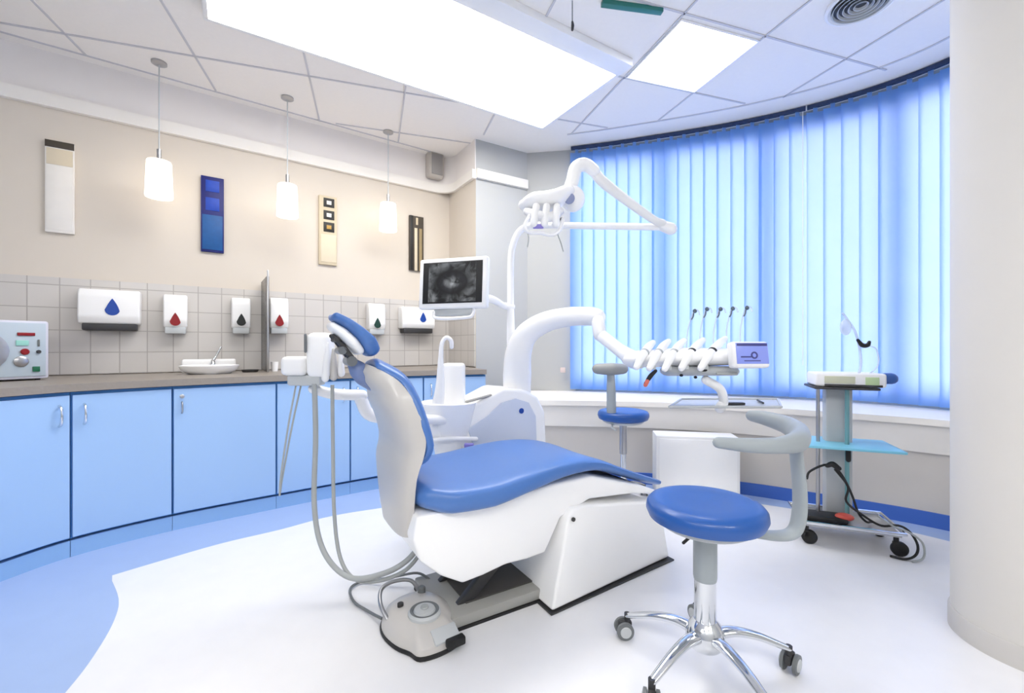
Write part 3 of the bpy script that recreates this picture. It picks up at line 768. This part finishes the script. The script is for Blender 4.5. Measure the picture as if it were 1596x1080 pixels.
# upright and curved arm of the delivery table
m = MB(); m.capsule([P(806, 618, 2.73), P(806, 585, 2.70), P(808, 550, 2.66), P(820, 522, 2.64), P(848, 503, 2.60), P(885, 494, 2.54), P(918, 493, 2.46), P(930, 495, 2.43)], [.085, .088, .08, .07, .062, .056, .053, .052], n=24); link('curved_arm', m, M_white, unit)
m = MB(); m.capsule([P(804, 600, 2.68), P(797, 540, 2.68), P(796, 480, 2.68), P(796, 410, 2.68), P(800, 380, 2.68), P(812, 358, 2.68), P(835, 350, 2.66)], [.034, .028, .021, .02, .02, .02, .02], n=16); link('lamp_pole', m, M_white, unit)
# delivery head
DY = 2.16
hd = root('instrument_table', 'white swivelling instrument table with handpieces and a blue display', 'instrument table', P(1070, 590, DY))
m = MB(); m.capsule([P(932, 500, 2.40), P(935, 522, 2.38)], .036, n=16); m.capsule([P(936, 522, 2.38), P(965, 545, 2.28), P(990, 562, 2.2)], [.034, .034, .045], n=16); link('swivel_arm', m, M_white, hd)
m = MB(); c0 = P(985, 560, DY+.06); c1 = P(1138, 556, DY+.04)
m.capsule([c0, (c0+c1)/2+Vector((0, 0, .004)), c1], [.05, .058, .05], n=24, flat=(.85, 2.2)); link('table_top', m, M_white, hd)
m = MB(); a = P(1040, 578, DY); b = P(1140, 578, DY)
m.capsule([a, b], [.032, .03], n=20, flat=(.8, 2.0)); link('lower_shell', m, M_ltgrey, hd)
m = MB(); m.capsule([P(1118, 582, DY-.08), P(1148, 583, DY-.06)], .007); link('hand_grip', m, M_hose, hd)
for k, (px, py) in enumerate([(1062, 585), (1084, 588), (1098, 577)]):
    m = MB(); p = P(px, py, DY-.075); m.ball(p, (.014 if k == 2 else .009, .008, .007), 12); link('button', m, M_black, hd)
# handpieces lying across the table
for k, (xa, ya, xb, yb) in enumerate([(992, 572, 1018, 534), (1012, 574, 1042, 532), (1036, 575, 1066, 531), (1062, 574, 1096, 530), (1092, 574, 1130, 528)]):
    a = P(xa, ya, DY-.13); b = P(xb, yb, DY+.10)
    m = MB(); m.capsule([a, a.lerp(b, .3)+Vector((0, 0, .012)), a.lerp(b, .7)+Vector((0, 0, .012)), b], [.015, .021, .021, .015], n=14); h = link('handpiece', m, M_white, hd)
    q = a.lerp(b, .35)+Vector((0, -.012, .016)); m = MB(); m.cyl(a.lerp(b, .42)+Vector((0, 0, .012)), a.lerp(b, .47)+Vector((0, 0, .012)), .0225); link('ring', m, M_hose if k in (0, 1) else M_black if k > 2 else M_hose, h)
    # holder saddle
    m = MB(); m.box(a.lerp(b, .12)+Vector((0, .01, -.012)), (.035, .05, .022), .006); link('holder', m, M_ltgrey, hd)
    # whip arm with sprung tip
    tx = [1080, 1099, 1120, 1139, 1161][k]; ty = [485, 482, 482, 481, 480][k]
    tip = P(tx, ty, DY+.12)
    base = P(1070+k*21, 545, DY+.12)
    m = MB(); m.tube([base, base.lerp(tip, .5)+Vector((-.006, .01, 0)), tip+Vector((0, 0, -.012)), tip+Vector((.008, -.01, .006)), tip+Vector((.020, -.02, .0)), tip+Vector((.022, -.03, -.02))], .0035, 8); wp = link('whip_arm', m, M_clear, hd)
    m = MB(); m.ball(tip+Vector((.006, -.01, .0)), (.012, .008, .012), 10); m.tube([tip+Vector((.0, -.01, -.012)), tip+Vector((-.004, -.012, -.03)), tip+Vector((-.012, -.01, -.045))], .004, 6); link('tip', m, mat('slate_tip', (88, 104, 116), .4), wp)
m = MB(); m.capsule([P(1006, 598, DY-.14), P(1014, 586, DY-.13), P(1022, 578, DY-.1)], [.008, .011, .008]); hk = link('turbine_tip', m, M_black, hd)
m = MB(); m.capsule([P(1006, 600, DY-.14), P(1009, 594, DY-.14)], .010); link('red_cap', m, mat('coral', (214, 110, 96), .4), hk)
# display
dm = Matrix.Translation(P(1168, 553, DY-.11)) @ Matrix.Rotation(R(6), 4, 'Z') @ Matrix.Rotation(R(-8), 4, 'X')
m = MB(dm); m.box((0, .01, 0), (.185, .05, .125), .015, seg=3); dsp = link('display', m, M_white, hd)
m = MB(dm); m.box((.004, -.0155, .005), (.158, .004, .098), .001); link('screen', m, mat('display_violet', (128, 142, 214), .25, emit=.25, emit_rgb=(128, 142, 214)), dsp)
m = MB(dm); m.box((.004, -.0185, .046), (.15, .003, .012), .001); m.box((-.03, -.0185, -.012), (.05, .003, .006)); m.box((.0, -.0185, -.03), (.08, .003, .004))
m.lathe([(.010, 0), (.017, 0), (.017, .002), (.010, .002)], (.012, -.0175, -.004), 20, Matrix.Rotation(R(90), 4, 'X'), hollow=True)
link('screen_marks', m, mat('display_navy', (70, 72, 140), .4), dsp)
# tray arm and tray
m = MB(); m.capsule([P(1100, 592, DY), P(1122, 606, DY+.02), P(1128, 626, DY+.04), P(1124, 632, DY+.04), P(1122, 636, DY+.04)], [.022, .022, .022, .024, .026], n=16); link('tray_arm', m, M_white, hd)
tc0 = P(1133, 634, DY+.04); zt = tc0.z
m = MB(); tw = [(P(1043, 638, DY-.02)), (P(1218, 638, DY-.02)), (P(1212, 618, DY+.30)), (P(1062, 618, DY+.30))]
base_ = [Vector((p.x, p.y, zt)) for p in tw]
m.prism(base_, (0, 0, .006), .002)
for a, b in zip(base_, base_[1:]+base_[:1]): m.tube([a+Vector((0, 0, .008)), b+Vector((0, 0, .008))], .006, 8, sm=0)
tray = tag(link('steel_tray', m, M_ltgrey), 'flat metal instrument tray under the instrument table', 'tray')
m = MB(); a = P(1148, 641, DY-.06); b = P(1180, 641, DY-.06); m.box(((a.x+b.x)/2, DY+.06, zt+.014), (.10, .03, .012), .003)
tag(link('instrument_case', m, M_dark), 'small dark case lying in the metal tray', 'case')
m = MB(); m.capsule([Vector((P(1204, 628, DY).x, DY+.08, zt+.014)), Vector((P(1216, 628, DY).x, DY+.2, zt+.014))], .005); tag(link('dental_probe', m, M_dark), 'thin dark hand instrument at the right end of the tray', 'instrument')

# monitor
MY = 2.50
MMx = Matrix.Translation(P(705, 441, MY)) @ Matrix.Rotation(R(-17), 4, 'Z') @ Matrix.Rotation(R(-4), 4, 'X')
mon = root('monitor', 'white framed monitor showing a dark x-ray image, on the lamp pole', 'monitor', P(705, 500, MY))
MW = .425; MH = .295
m = MB(MMx); m.box((0, .02, 0), (MW, .045, MH), .012, seg=3); link('housing', m, M_white, mon)
def xray_mat():
    m = bpy.data.materials.new('xray_screen'); m.use_nodes = True; n = m.node_tree.nodes; l = m.node_tree.links; b = n['Principled BSDF']
    tc = n.new('ShaderNodeTexCoord'); mp_ = n.new('ShaderNodeMapping'); l.new(tc.outputs['Object'], mp_.inputs[0])
    nz = n.new('ShaderNodeTexNoise'); nz.inputs['Scale'].default_value = 18; nz.inputs['Detail'].default_value = 5; nz.inputs['Distortion'].default_value = .8; l.new(mp_.outputs[0], nz.inputs['Vector'])
    gr = n.new('ShaderNodeTexGradient'); gr.gradient_type = 'SPHERICAL'; m2 = n.new('ShaderNodeMapping'); m2.inputs['Scale'].default_value = (9, 1, 13); m2.inputs['Location'].default_value = (0, 0, .25)
    l.new(tc.outputs['Object'], m2.inputs[0]); l.new(m2.outputs[0], gr.inputs['Vector'])
    w2 = n.new('ShaderNodeMapping'); w2.inputs['Scale'].default_value = (6.0, 1, 8.5); l.new(tc.outputs['Object'], w2.inputs[0])
    ln = n.new('ShaderNodeVectorMath'); ln.operation = 'LENGTH'; l.new(w2.outputs[0], ln.inputs[0])
    rp = n.new('ShaderNodeValToRGB'); rp.color_ramp.elements[0].position = .55; rp.color_ramp.elements[0].color = (0, 0, 0, 1); rp.color_ramp.elements[1].position = .95; rp.color_ramp.elements[1].color = (.16, .17, .18, 1)
    e = rp.color_ramp.elements.new(.12); e.color = (.38, .40, .42, 1); e2 = rp.color_ramp.elements.new(.34); e2.color = (.02, .02, .025, 1); rp.color_ramp.elements[0].color = (.40, .42, .44, 1)
    rp.color_ramp.elements[0].position = 0
    l.new(ln.outputs['Value'], rp.inputs[0])
    mu = n.new('ShaderNodeMix'); mu.data_type = 'RGBA'; mu.blend_type = 'MULTIPLY'; mu.inputs[0].default_value = 1
    r2 = n.new('ShaderNodeValToRGB'); r2.color_ramp.elements[0].position = .38; r2.color_ramp.elements[1].position = .66; l.new(nz.outputs['Fac'], r2.inputs[0])
    l.new(rp.outputs[0], mu.inputs[6]); l.new(r2.outputs[0], mu.inputs[7])
    b.inputs['Base Color'].default_value = (.004, .004, .005, 1); b.inputs['Roughness'].default_value = .35
    l.new(mu.outputs[2], b.inputs['Emission Color']); b.inputs['Emission Strength'].default_value = 1.0
    return m
m = MB(MMx); m.box((.0, -.0035, .003), (MW-.055, .004, MH-.055), .001); scn = link('screen', m, M_black, mon)
# x-ray image with its own axes so that the pattern sits on the screen
im = MB(); im.box((0, 0, 0), (MW-.13, .002, MH-.07))
me = bpy.data.meshes.new('xray_image'); me.from_pydata([tuple(v) for v in im.v], [], im.f); me.materials.append(xray_mat())
xo = bpy.data.objects.new('xray_image', me); COL.objects.link(xo); xo.parent = scn
xo.matrix_local = WM[scn].inverted() @ MMx @ Matrix.Translation((.0, -.0068, .004))
WM[xo] = MMx
m = MB(MMx); 
m.tube([(-.12, .02, -.16), (-.11, .01, -.195), (-.03, 0, -.205), (.10, 0, -.20), (.125, .01, -.185), (.13, .02, -.15)], .0095, 10); link('handle', m, M_white, mon)
m = MB(MMx); m.box((.0, .03, -.165), (.24, .03, .04), .008); link('stand_bracket', m, M_ltgrey, mon)
m = MB(); m.capsule([MMx @ Vector((.12, .07, -.07)), MMx @ Vector((.21, .09, -.085)), P(784, 476, 2.66), P(797, 478, 2.68)], [.022, .022, .02, .024], n=14); link('arm', m, M_white, mon)

# operating lamp
LY = 2.55
lamp = root('operating_lamp', 'white dental operating lamp on a jointed arm in front of the blinds', 'operating lamp', P(800, 380, 2.68))
m = MB(); m.capsule([P(838, 351, 2.66), P(1036, 354, 2.58)], [.019, .021], n=14); link('lower_arm', m, M_white, lamp)
m = MB(); m.capsule([P(1032, 352, 2.58), P(1046, 357, 2.58)], [.032, .036], n=18); link('arm_joint', m, M_white, lamp)
m = MB(); m.capsule([P(1034, 348, 2.56), P(1015, 340, 2.53), P(945, 288, 2.42), P(922, 262, 2.38)], [.022, .024, .031, .03], n=16, flat=(1, .8)); link('upper_arm', m, M_whites, lamp)
m = MB(); m.capsule([P(926, 266, 2.38), P(912, 257, 2.36), P(898, 262, 2.35), P(892, 283, 2.35), P(886, 300, 2.35)], [.032, .036, .036, .036, .036], n=16); link('elbow', m, M_white, lamp)
m = MB(); m.ball(P(893, 310, 2.33), (.064, .05, .07), 24); hub = link('lamp_hub', m, M_white, lamp)
m = MB(); m.lathe([(0, 0), (.028, 0), (.028, .012), (.018, .018), (0, .018)], P(887, 310, 2.272), 24, Matrix.Rotation(R(90), 4, 'X')); link('hub_cap', m, mat('slate_blue', (140, 150, 186), .35), hub)
# lamp head: curved ring reflector with a grip
a0 = P(820, 322, 2.30); 
m = MB(); m.capsule([P(819, 320, 2.30), P(834, 316, 2.28), P(858, 314, 2.28), P(880, 303, 2.32)], [.036, .056, .062, .05], n=20, flat=(.85, 1.5)); hd2 = link('lamp_head', m, M_white, lamp)
m = MB(); m.capsule([P(822, 330, 2.24), P(838, 336, 2.2), P(858, 338, 2.2), P(872, 330, 2.25)], [.02, .026, .026, .02], n=16, flat=(1, 1.3)); link('reflector_cover', m, M_whites, hd2)
for i, (xa, xb) in enumerate([(836, 832), (852, 848), (868, 866)]):
    m = MB(); m.capsule([P(xa, 322, 2.2), P((xa+xb)/2, 335, 2.18), P(xb, 350, 2.18)], .019, n=12); link('reflector_rib', m, M_white, hd2)
m = MB(); m.capsule([P(826, 336, 2.2), P(818, 352, 2.2), P(824, 362, 2.2), P(842, 363, 2.2), P(860, 366, 2.2), P(872, 358, 2.2), P(878, 340, 2.22)], .010, n=12); link('grip', m, M_white, hd2)
m = MB(); m.box(P(839, 353, 2.18), (.055, .02, .022), .006); link('lens', m, M_violet, hd2)
m = MB(); m.tube([P(822, 362, 2.2), P(824, 372, 2.2), P(822, 385, 2.2)], .003, 6); m.tube([P(868, 362, 2.22), P(874, 378, 2.22), P(878, 392, 2.22)], .003, 6); link('guard_wire', m, M_hose, hd2)
m = MB(); m.ball(P(876, 342, 2.24), .012, 10); link('pivot_knob', m, M_dark, hd2)

# ------------------------------------------------------------------ assistant's suction holder, hoses
AY = 1.98
ast = root('suction_unit', 'white suction handpiece holder left of the headrest, with hanging hoses', 'suction unit', P(490, 600, AY))
m = MB(); m.box(P(500, 553, AY), (.105, .10, .20), .03, seg=4); link('holder_body', m, M_white, ast)
m = MB(); m.box(P(463, 570, AY-.01), (.11, .10, .085), .022, seg=4); link('side_holder', m, M_whites, ast)
m = MB(); m.capsule([P(476, 522, AY-.05), P(476, 548, AY-.05)], .006); link('suction_nozzle', m, M_hosed, ast)
for k, (xa, ya, xb, yb) in enumerate([(507, 590, 511, 536), (520, 588, 520, 545), (532, 582, 530, 552)]):
    m = MB(); a = P(xa, ya, AY-.09+.02*k); b = P(xb, yb, AY-.09+.02*k); m.capsule([a, a.lerp(b, .5), b], [.016, .014, .008], n=12); link('suction_handpiece', m, M_white if k != 1 else M_shell, ast)
m = MB(); m.box(P(478, 592, AY), (.15, .07, .05), .012); link('hose_block', m, M_ltgrey, ast)
m = MB(); m.capsule([P(488, 606, AY+.02), P(520, 614, 2.05), P(565, 616, 2.12)], [.022, .026, .026], n=14); m.capsule([P(562, 622, 2.12), P(580, 648, 2.14), P(640, 652, 2.22), P(690, 655, 2.32)], [.03, .03, .026, .026], n=14); link('support_arm', m, M_white, ast)
def hose(pts, r, mt, nm='hose'):
    m = MB(); m.tube(pts, r, 10, sm=8); return link(nm, m, mt, ast)
hose([P(490, 598, 1.95), P(492, 680, 1.95), P(490, 790, 1.94), P(505, 860, 1.90), P(545, 900, 1.87), P(600, 893, 1.85), P(640, 868, 1.87), P(662, 830, 1.9), P(672, 800, 1.92)], .0115, M_hose)
hose([P(518, 600, 1.97), P(519, 700, 1.97), P(521, 800, 1.95), P(530, 868, 1.92), P(552, 902, 1.89), P(590, 905, 1.87), P(630, 890, 1.87), P(655, 862, 1.89), P(670, 830, 1.92)], .0085, M_hose)
hose([P(463, 592, 1.97), P(450, 660, 1.97), P(438, 740, 1.96), P(436, 772, 1.96), P(440, 745, 1.98), P(456, 660, 2.0), P(470, 596, 2.0)], .004, M_hose, 'thin_hose')

# ------------------------------------------------------------------ foot control
PF = Matrix.Translation((-.355, 1.70, .0012)) @ Matrix.Rotation(math.atan2(-.82, .57), 4, 'Z')
fc = root('foot_control', 'grey-white foot control with a round dial on the floor before the chair', 'foot pedal', (-.355, 1.70, .0012), math.atan2(-.82, .57))
outl = [(.17, .075), (.185, .0), (.17, -.075), (.12, -.095), (.06, -.125), (-.03, -.14), (-.11, -.12), (-.165, -.06), (-.165, .06), (-.11, .12), (-.03, .14), (.06, .125), (.12, .095)]
oc = [Vector((p.x, p.y, 0)) for p in cat([(x, y, 0) for x, y in outl], 4, True)]
def ringz(k, z, dx=0): return [Vector((p.x*k+dx, p.y*k, z)) for p in oc]
m = MB(PF); m.loft([ringz(1, 0), ringz(1.02, .006), ringz(1.0, .016)]); link('rubber_base', m, M_black, fc)
m = MB(PF); m.loft([ringz(.985, .014), ringz(.96, .035), ringz(.86, .055, -.01), ringz(.68, .072, -.02), ringz(.45, .08, -.02), ringz(.2, .083, -.02)]); link('housing', m, M_shell, fc)
m = MB(PF); m.lathe([(.0, .07), (.062, .07), (.062, .084), (.054, .092), (.046, .088), (.042, .088), (.038, .096), (0, .1)], (.035, .0, .0), 36); dl = link('dial', m, M_ltgrey, fc)
m = MB(PF); m.lathe([(.042, .0895), (.05, .0935), (.055, .0925), (.05, .088)], (.035, 0, 0), 36, hollow=True); link('dial_ring', m, M_hosed, dl)
m = MB(PF); m.lathe([(0, .098), (.016, .1), (.014, .106), (0, .106)], (.035, 0, 0), 20); link('dial_button', m, M_hose, dl)
m = MB(PF); m.box((.15, .03, .047), (.06, .10, .02), .006, T=Matrix.Rotation(R(25), 4, 'Y')); link('front_pedal', m, M_ltgrey, fc)
m = MB(PF); m.box((.195, .05, .038), (.03, .07, .03), .006); link('pedal_mouth', m, M_black, fc)
m = MB(PF); m.tube([(-.03, -.11, .04), (-.10, -.125, .085), (-.165, -.10, .11), (-.185, -.04, .115), (-.175, .03, .10), (-.15, .06, .05)], .008, 10); link('carry_handle', m, M_steel, fc)
m = MB(PF); m.lathe([(0, 0), (.016, 0), (.016, .035), (.01, .04), (0, .04)], (-.11, .05, .06), 16); link('side_button', m, M_hosed, fc)
m = MB(PF); m.lathe([(0, 0), (.012, 0), (.012, .02), (0, .022)], (-.06, -.06, .07), 14); link('indicator', m, M_dark, fc)
m = MB(PF); m.box((-.02, .125, .03), (.09, .02, .03), .006); link('side_pad', m, M_hose, fc)
cp = [PF @ Vector((-.10, -.12, .03)), P(575, 958, 1.79), P(552, 940, 1.86), P(546, 918, 1.96), P(565, 908, 2.02), P(610, 900, 2.0), P(650, 893, 1.98), P(672, 905, 1.96), P(684, 912, 1.96)]
for p in cp[1:]: p.z = max(p.z, .012)
m = MB(); m.tube(cp, .0055, 8); link('cable', m, M_hosed, fc)

# ------------------------------------------------------------------ stools
def caster(parent, M, ang, r, nm='caster', wr=.03):
    x, y = r*math.cos(ang), r*math.sin(ang)
    T = M @ Matrix.Translation((x, y, 0)) @ Matrix.Rotation(ang+.7, 4, 'Z')
    m = MB(T)
    m.lathe([(0, 0), (.011, 0), (.011, .03), (0, .03)], (0, 0, wr*1.9), 12)
    m.box((.008, 0, wr*1.45), (.05, .022, .036), .008); c = link(nm, m, M_dark, parent)
    for s in (-1, 1):
        m = MB(T); m.lathe([(0, -.006), (wr*.7, -.007), (wr, -.004), (wr, .006), (wr*.7, .008), (0, .008)], (.012, s*.019, wr), 24, Matrix.Rotation(R(90), 4, 'X')); wl = link('wheel', m, M_hosed, c)
        m = MB(T); m.lathe([(0, 0), (wr*.66, 0), (wr*.6, .003), (0, .003)], (.012, s*.0265, wr), 20, Matrix.Rotation(R(-90*s), 4, 'X')); link('wheel_cap', m, M_ltgrey, wl)
def stool(x, y, seat_z, sr, a0, label, near, mt, group):
    M = Matrix.Translation((x, y, .0012))
    r = root('operator_stool', label, 'stool', (x, y, .0012), 0, group)
    z = seat_z
    m = MB(M); m.lathe([(0, z-.075), (sr*.8, z-.072), (sr*.95, z-.06), (sr, z-.038), (sr*.985, z-.018), (sr*.93, z-.006), (sr*.8, z-.0), (sr*.5, z-.004), (0, z-.006)], n=56); link('seat', m, mt, r)
    m = MB(M); m.lathe([(0, z-.088), (sr*.72, z-.088), (sr*.8, z-.078), (sr*.8, z-.071), (0, z-.071)], n=40); link('seat_pan', m, M_ltgrey, r)
    return r, M
st, M = stool(.655, 1.48, .578, .192, 0, 'blue round-seated operator stool in the foreground with a grey arm rest', True, M_stoolblue, None)
m = MB(M); m.lathe([(0, .31), (.036, .31), (.038, .32), (.038, .48), (0, .48)], n=28); link('column_sleeve', m, M_grey, st)
m = MB(M); m.lathe([(0, .10), (.034, .10), (.036, .115), (.034, .31), (.028, .315), (0, .315)], n=28); link('gas_column', m, M_chrome, st)
m = MB(M); m.lathe([(0, .085), (.05, .085), (.062, .10), (.062, .135), (.05, .16), (.036, .175), (0, .175)], n=32); link('hub', m, M_chrome, st)
for k in range(5):
    a = R(-2+72*k); dx, dy = math.cos(a), math.sin(a)
    q = lambda rr_, z: (dx*rr_, dy*rr_, z)
    m = MB(M); m.capsule([q(.045, .13), q(.10, .135), q(.17, .122), q(.23, .10), q(.275, .082)], [.022, .019, .016, .014, .012], n=14, flat=(.75, 1.15)); link('leg', m, M_chrome, st)
    caster(st, M, a, .278, wr=.032)
m = MB(); m.capsule([(.80, 1.48, .470), (.90, 1.48, .458), (.955, 1.48, .472), (.978, 1.485, .53), (.982, 1.49, .62), (.978, 1.50, .72), (.975, 1.50, .77)], [.026, .028, .030, .031, .030, .028, .030], n=16, flat=(.55, 1.0)); link('backrest_post', m, M_grey, st)
m = MB(); m.capsule([(.655, 1.385, .795), (.74, 1.37, .79), (.84, 1.375, .788), (.93, 1.42, .792), (.985, 1.50, .80), (1.005, 1.60, .812), (.985, 1.70, .82), (.965, 1.76, .82)], [.018, .023, .026, .036, .042, .034, .028, .022], n=20, flat=(1, .8)); link('arm_rest', m, M_grey, st)
m = MB(); m.capsule([(.60+.02, 1.47, .476), (.55, 1.40, .47)], .005); link('height_lever', m, M_dark, st)

st, M = stool(.785, 3.08, .65, .178, 0, 'blue round-seated stool farther back, by the window sill', False, M_stoolblue, None)
m = MB(M); m.lathe([(0, .34), (.024, .34), (.026, .35), (.026, .565), (0, .565)], n=20); link('column_sleeve', m, M_steel, st)
m = MB(M); m.lathe([(0, .10), (.02, .10), (.02, .35), (0, .35)], n=20); link('gas_column', m, M_chrome, st)
m = MB(M); m.lathe([(0, .085), (.045, .085), (.05, .13), (.03, .16), (0, .16)], n=24); link('hub', m, M_chrome, st)
for k in range(5):
    a = R(36+72*k); dx, dy = math.cos(a), math.sin(a)
    q = lambda rr_, z: (dx*rr_, dy*rr_, z)
    m = MB(M); m.capsule([q(.035, .12), q(.10, .12), q(.18, .10), q(.23, .08)], [.018, .016, .013, .011], n=10, flat=(.75, 1.1)); link('leg', m, M_chrome, st)
    caster(st, M, a, .235, wr=.028)
m = MB(); b0 = P(951, 575, 3.02)
m.capsule([(b0.x+.05, 3.03, .575), (b0.x+.01, 2.99, .58), (b0.x, 2.98, .66), (b0.x, 2.99, .80), (b0.x, 3.0, .90)], [.02, .026, .036, .034, .03], n=12, flat=(.6, 1)); link('backrest_post', m, M_grey, st)
m = MB(); m.capsule([(b0.x-.09, 3.02, .945), (b0.x, 2.985, .945), (b0.x+.09, 3.02, .945)], [.036, .043, .036], n=16); link('backrest', m, mat('backrest_taupe', (150, 152, 150), .5), st)
m = MB(); m.capsule([(.70, 3.0, .57), (.68, 2.97, .55), (.70, 2.95, .535)], .007); link('height_lever', m, M_ltgrey, st)

# white box against the window wall
a = P(1026, 677, 3.14); b = P(1157, 677, 3.04)
d = (Vector((b.x, b.y))-Vector((a.x, a.y))); ang = math.atan2(d.y, d.x); c = (a+b)/2
BM = Matrix.Translation((c.x, c.y+.09, .0012)) @ Matrix.Rotation(ang, 4, 'Z')
r = root('white_cabinet', 'low plain white box standing below the window behind the stool', 'cabinet', (c.x, c.y+.09, .0012), ang)
m = MB(BM); m.box((0, 0, .245), (d.length, .20, .43), .008); link('body', m, M_whites, r)
m = MB(BM); m.box((0, -.102, .245), (d.length-.04, .008, .39), .003); link('front_panel', m, M_white, r)
m = MB(BM); m.box((0, 0, .015), (d.length-.06, .16, .03), .003); link('plinth', m, M_dark, r)

# ------------------------------------------------------------------ trolley with device
T0 = Vector((1.90, 2.48, .0012)); TA = R(-22)
TM = Matrix.Translation(T0) @ Matrix.Rotation(TA, 4, 'Z')
tr = root('equipment_trolley', 'slim metal equipment trolley with a turquoise shelf, in front of the blinds', 'trolley', T0, TA)
m = MB(TM); m.box((-.02, 0, .11), (.44, .30, .018), .005); link('base_tray', m, M_steel, tr)
m = MB(TM); m.tube([(-.25, -.16, .125), (.21, -.16, .125), (.21, .16, .125), (-.25, .16, .125)], .010, 8, sm=0, closed=True); link('tray_rail', m, M_chrome, tr)
m = MB(TM); m.box((-.03, .05, .50), (.13, .08, .76), .012); link('post', m, M_ltgrey, tr)
m = MB(TM); m.cyl((-.14, -.02, .12), (-.14, -.02, .86), .010, n=10); link('rod', m, M_steel, tr)
m = MB(TM); m.cyl((-.01, -.05, .12), (-.01, -.05, .90), .011, n=12); link('turquoise_rod', m, mat('rod_teal', (110, 160, 165), .35), tr)
m = MB(TM); m.box((-.0, 0, .545), (.44, .32, .015), .006); link('shelf', m, mat('shelf_turquoise', (128, 200, 222), .35), tr)
m = MB(TM); m.box((-.03, 0, .868), (.30, .24, .014), .005); link('top_shelf', m, M_dark, tr)
for sx, sy in ((-.22, -.13), (.18, -.13), (-.22, .13), (.18, .13)):
    M2 = TM @ Matrix.Translation((sx, sy, 0)); m = MB(M2); m.lathe([(0, .05), (.012, .05), (.012, .104), (0, .104)], n=12); m.box((.0, 0, .055), (.03, .028, .04), .006); c_ = link('caster', m, M_black, tr)
    m = MB(M2); m.lathe([(0, -.014), (.032, -.014), (.038, -.008), (.038, .008), (.032, .014), (0, .014)], (.014, 0, .038), 24, Matrix.Rotation(R(90), 4, 'X')); link('wheel', m, M_black, c_)
dv = root('surgical_motor', 'pale desktop control device with a green display on top of the trolley', 'device', TM @ Vector((-.02, 0, .876)), TA)
m = MB(TM); m.prism([(-.17, -.11, .8765), (.15, -.11, .8765), (.15, .10, .8765), (-.17, .10, .8765)], (0, 0, .075), .012, 3); link('housing', m, M_whites, dv)
m = MB(TM); m.box((-.06, -.111, .915), (.14, .006, .04), .002); link('display', m, mat('display_green', (204, 206, 180), .3), dv)
m = MB(TM); m.box((.085, -.111, .91), (.06, .006, .045), .002); link('keypad', m, mat('keypad_green', (186, 208, 160), .4), dv)
m = MB(TM); m.capsule([(.155, -.06, .925), (.185, -.06, .925)], .03, n=16); link('pump_head', m, mat('pump_blue', (50, 90, 160), .4), dv)
m = MB(TM); m.box((-.0, -.112, .885), (.26, .006, .012), .002); link('lower_edge', m, M_dark, dv)
m = MB(); m.tube([P(1338, 588, 2.42), P(1342, 560, 2.42), P(1334, 520, 2.42), P(1320, 497, 2.42), P(1313, 488, 2.42)], .006, 8); link('drip_stand', m, M_clear, dv)
m = MB(); m.tube([P(1345, 590, 2.42), P(1368, 570, 2.42), P(1366, 545, 2.42), P(1352, 538, 2.42), P(1336, 532, 2.42)], .0035, 8); link('tube', m, M_clear, dv)
m = MB(); m.capsule([P(1337, 530, 2.41), P(1344, 538, 2.41), P(1352, 538, 2.41), P(1355, 533, 2.41)], [.008, .012, .012, .008]); link('black_clip', m, M_black, dv)
m = MB(); m.ball(P(1318, 510, 2.42), (.03, .02, .045), 14); link('clear_bag', m, M_clear, dv)
# foot switch and cables on the tray
r = root('foot_switch', 'black and red foot switch lying on the trolley base', 'foot switch', TM @ Vector((-.08, -.04, .12)), TA)
m = MB(TM); m.box((-.12, -.06, .137), (.20, .12, .032), .012); link('housing', m, M_black, r)
m = MB(TM); m.ball((-.03, -.08, .155), (.045, .035, .02), 16); link('red_pedal', m, mat('pedal_red', (200, 80, 66), .4), r)
def cable(pts, label, rr_=.006, mt=M_black):
    m = MB(TM); m.tube(pts, rr_, 8); tag(link('power_cable', m, mt), label, 'cable')
cable([(-.22, -.14, .36), (-.20, -.12, .40), (-.12, -.10, .44), (-.07, -.10, .42), (-.03, -.09, .36), (.0, -.10, .28), (.02, -.12, .2), (.06, -.10, .15), (.10, -.05, .135)], 'black cable draped down the trolley rod')
cable([(-.08, -.10, .42), (-.02, -.10, .33), (-.03, -.11, .25), (.04, -.13, .19), (.12, -.12, .145), (.2, -.1, .15), (.24, -.12, .13), (.26, -.15, .08), (.25, -.16, .03), (.20, -.18, .008), (.14, -.17, .01)], 'black cable hanging over the right end of the trolley base')
cable([(.10, -.135, .2), (.16, -.15, .16), (.22, -.15, .14), (.275, -.15, .10), (.285, -.16, .05), (.27, -.17, .015), (.22, -.2, .008)], 'grey cable looping beside the black trolley wheel', .005, M_hose)
m = MB(TM); m.capsule([(-.115, -.10, .435), (-.09, -.10, .445), (-.06, -.10, .425)], [.012, .016, .012]); m.capsule([(-.01, -.07, .47), (-.01, -.07, .52)], .013)
tag(link('handpiece_plug', m, M_black), 'black plug clipped to the turquoise trolley rod', 'plug')
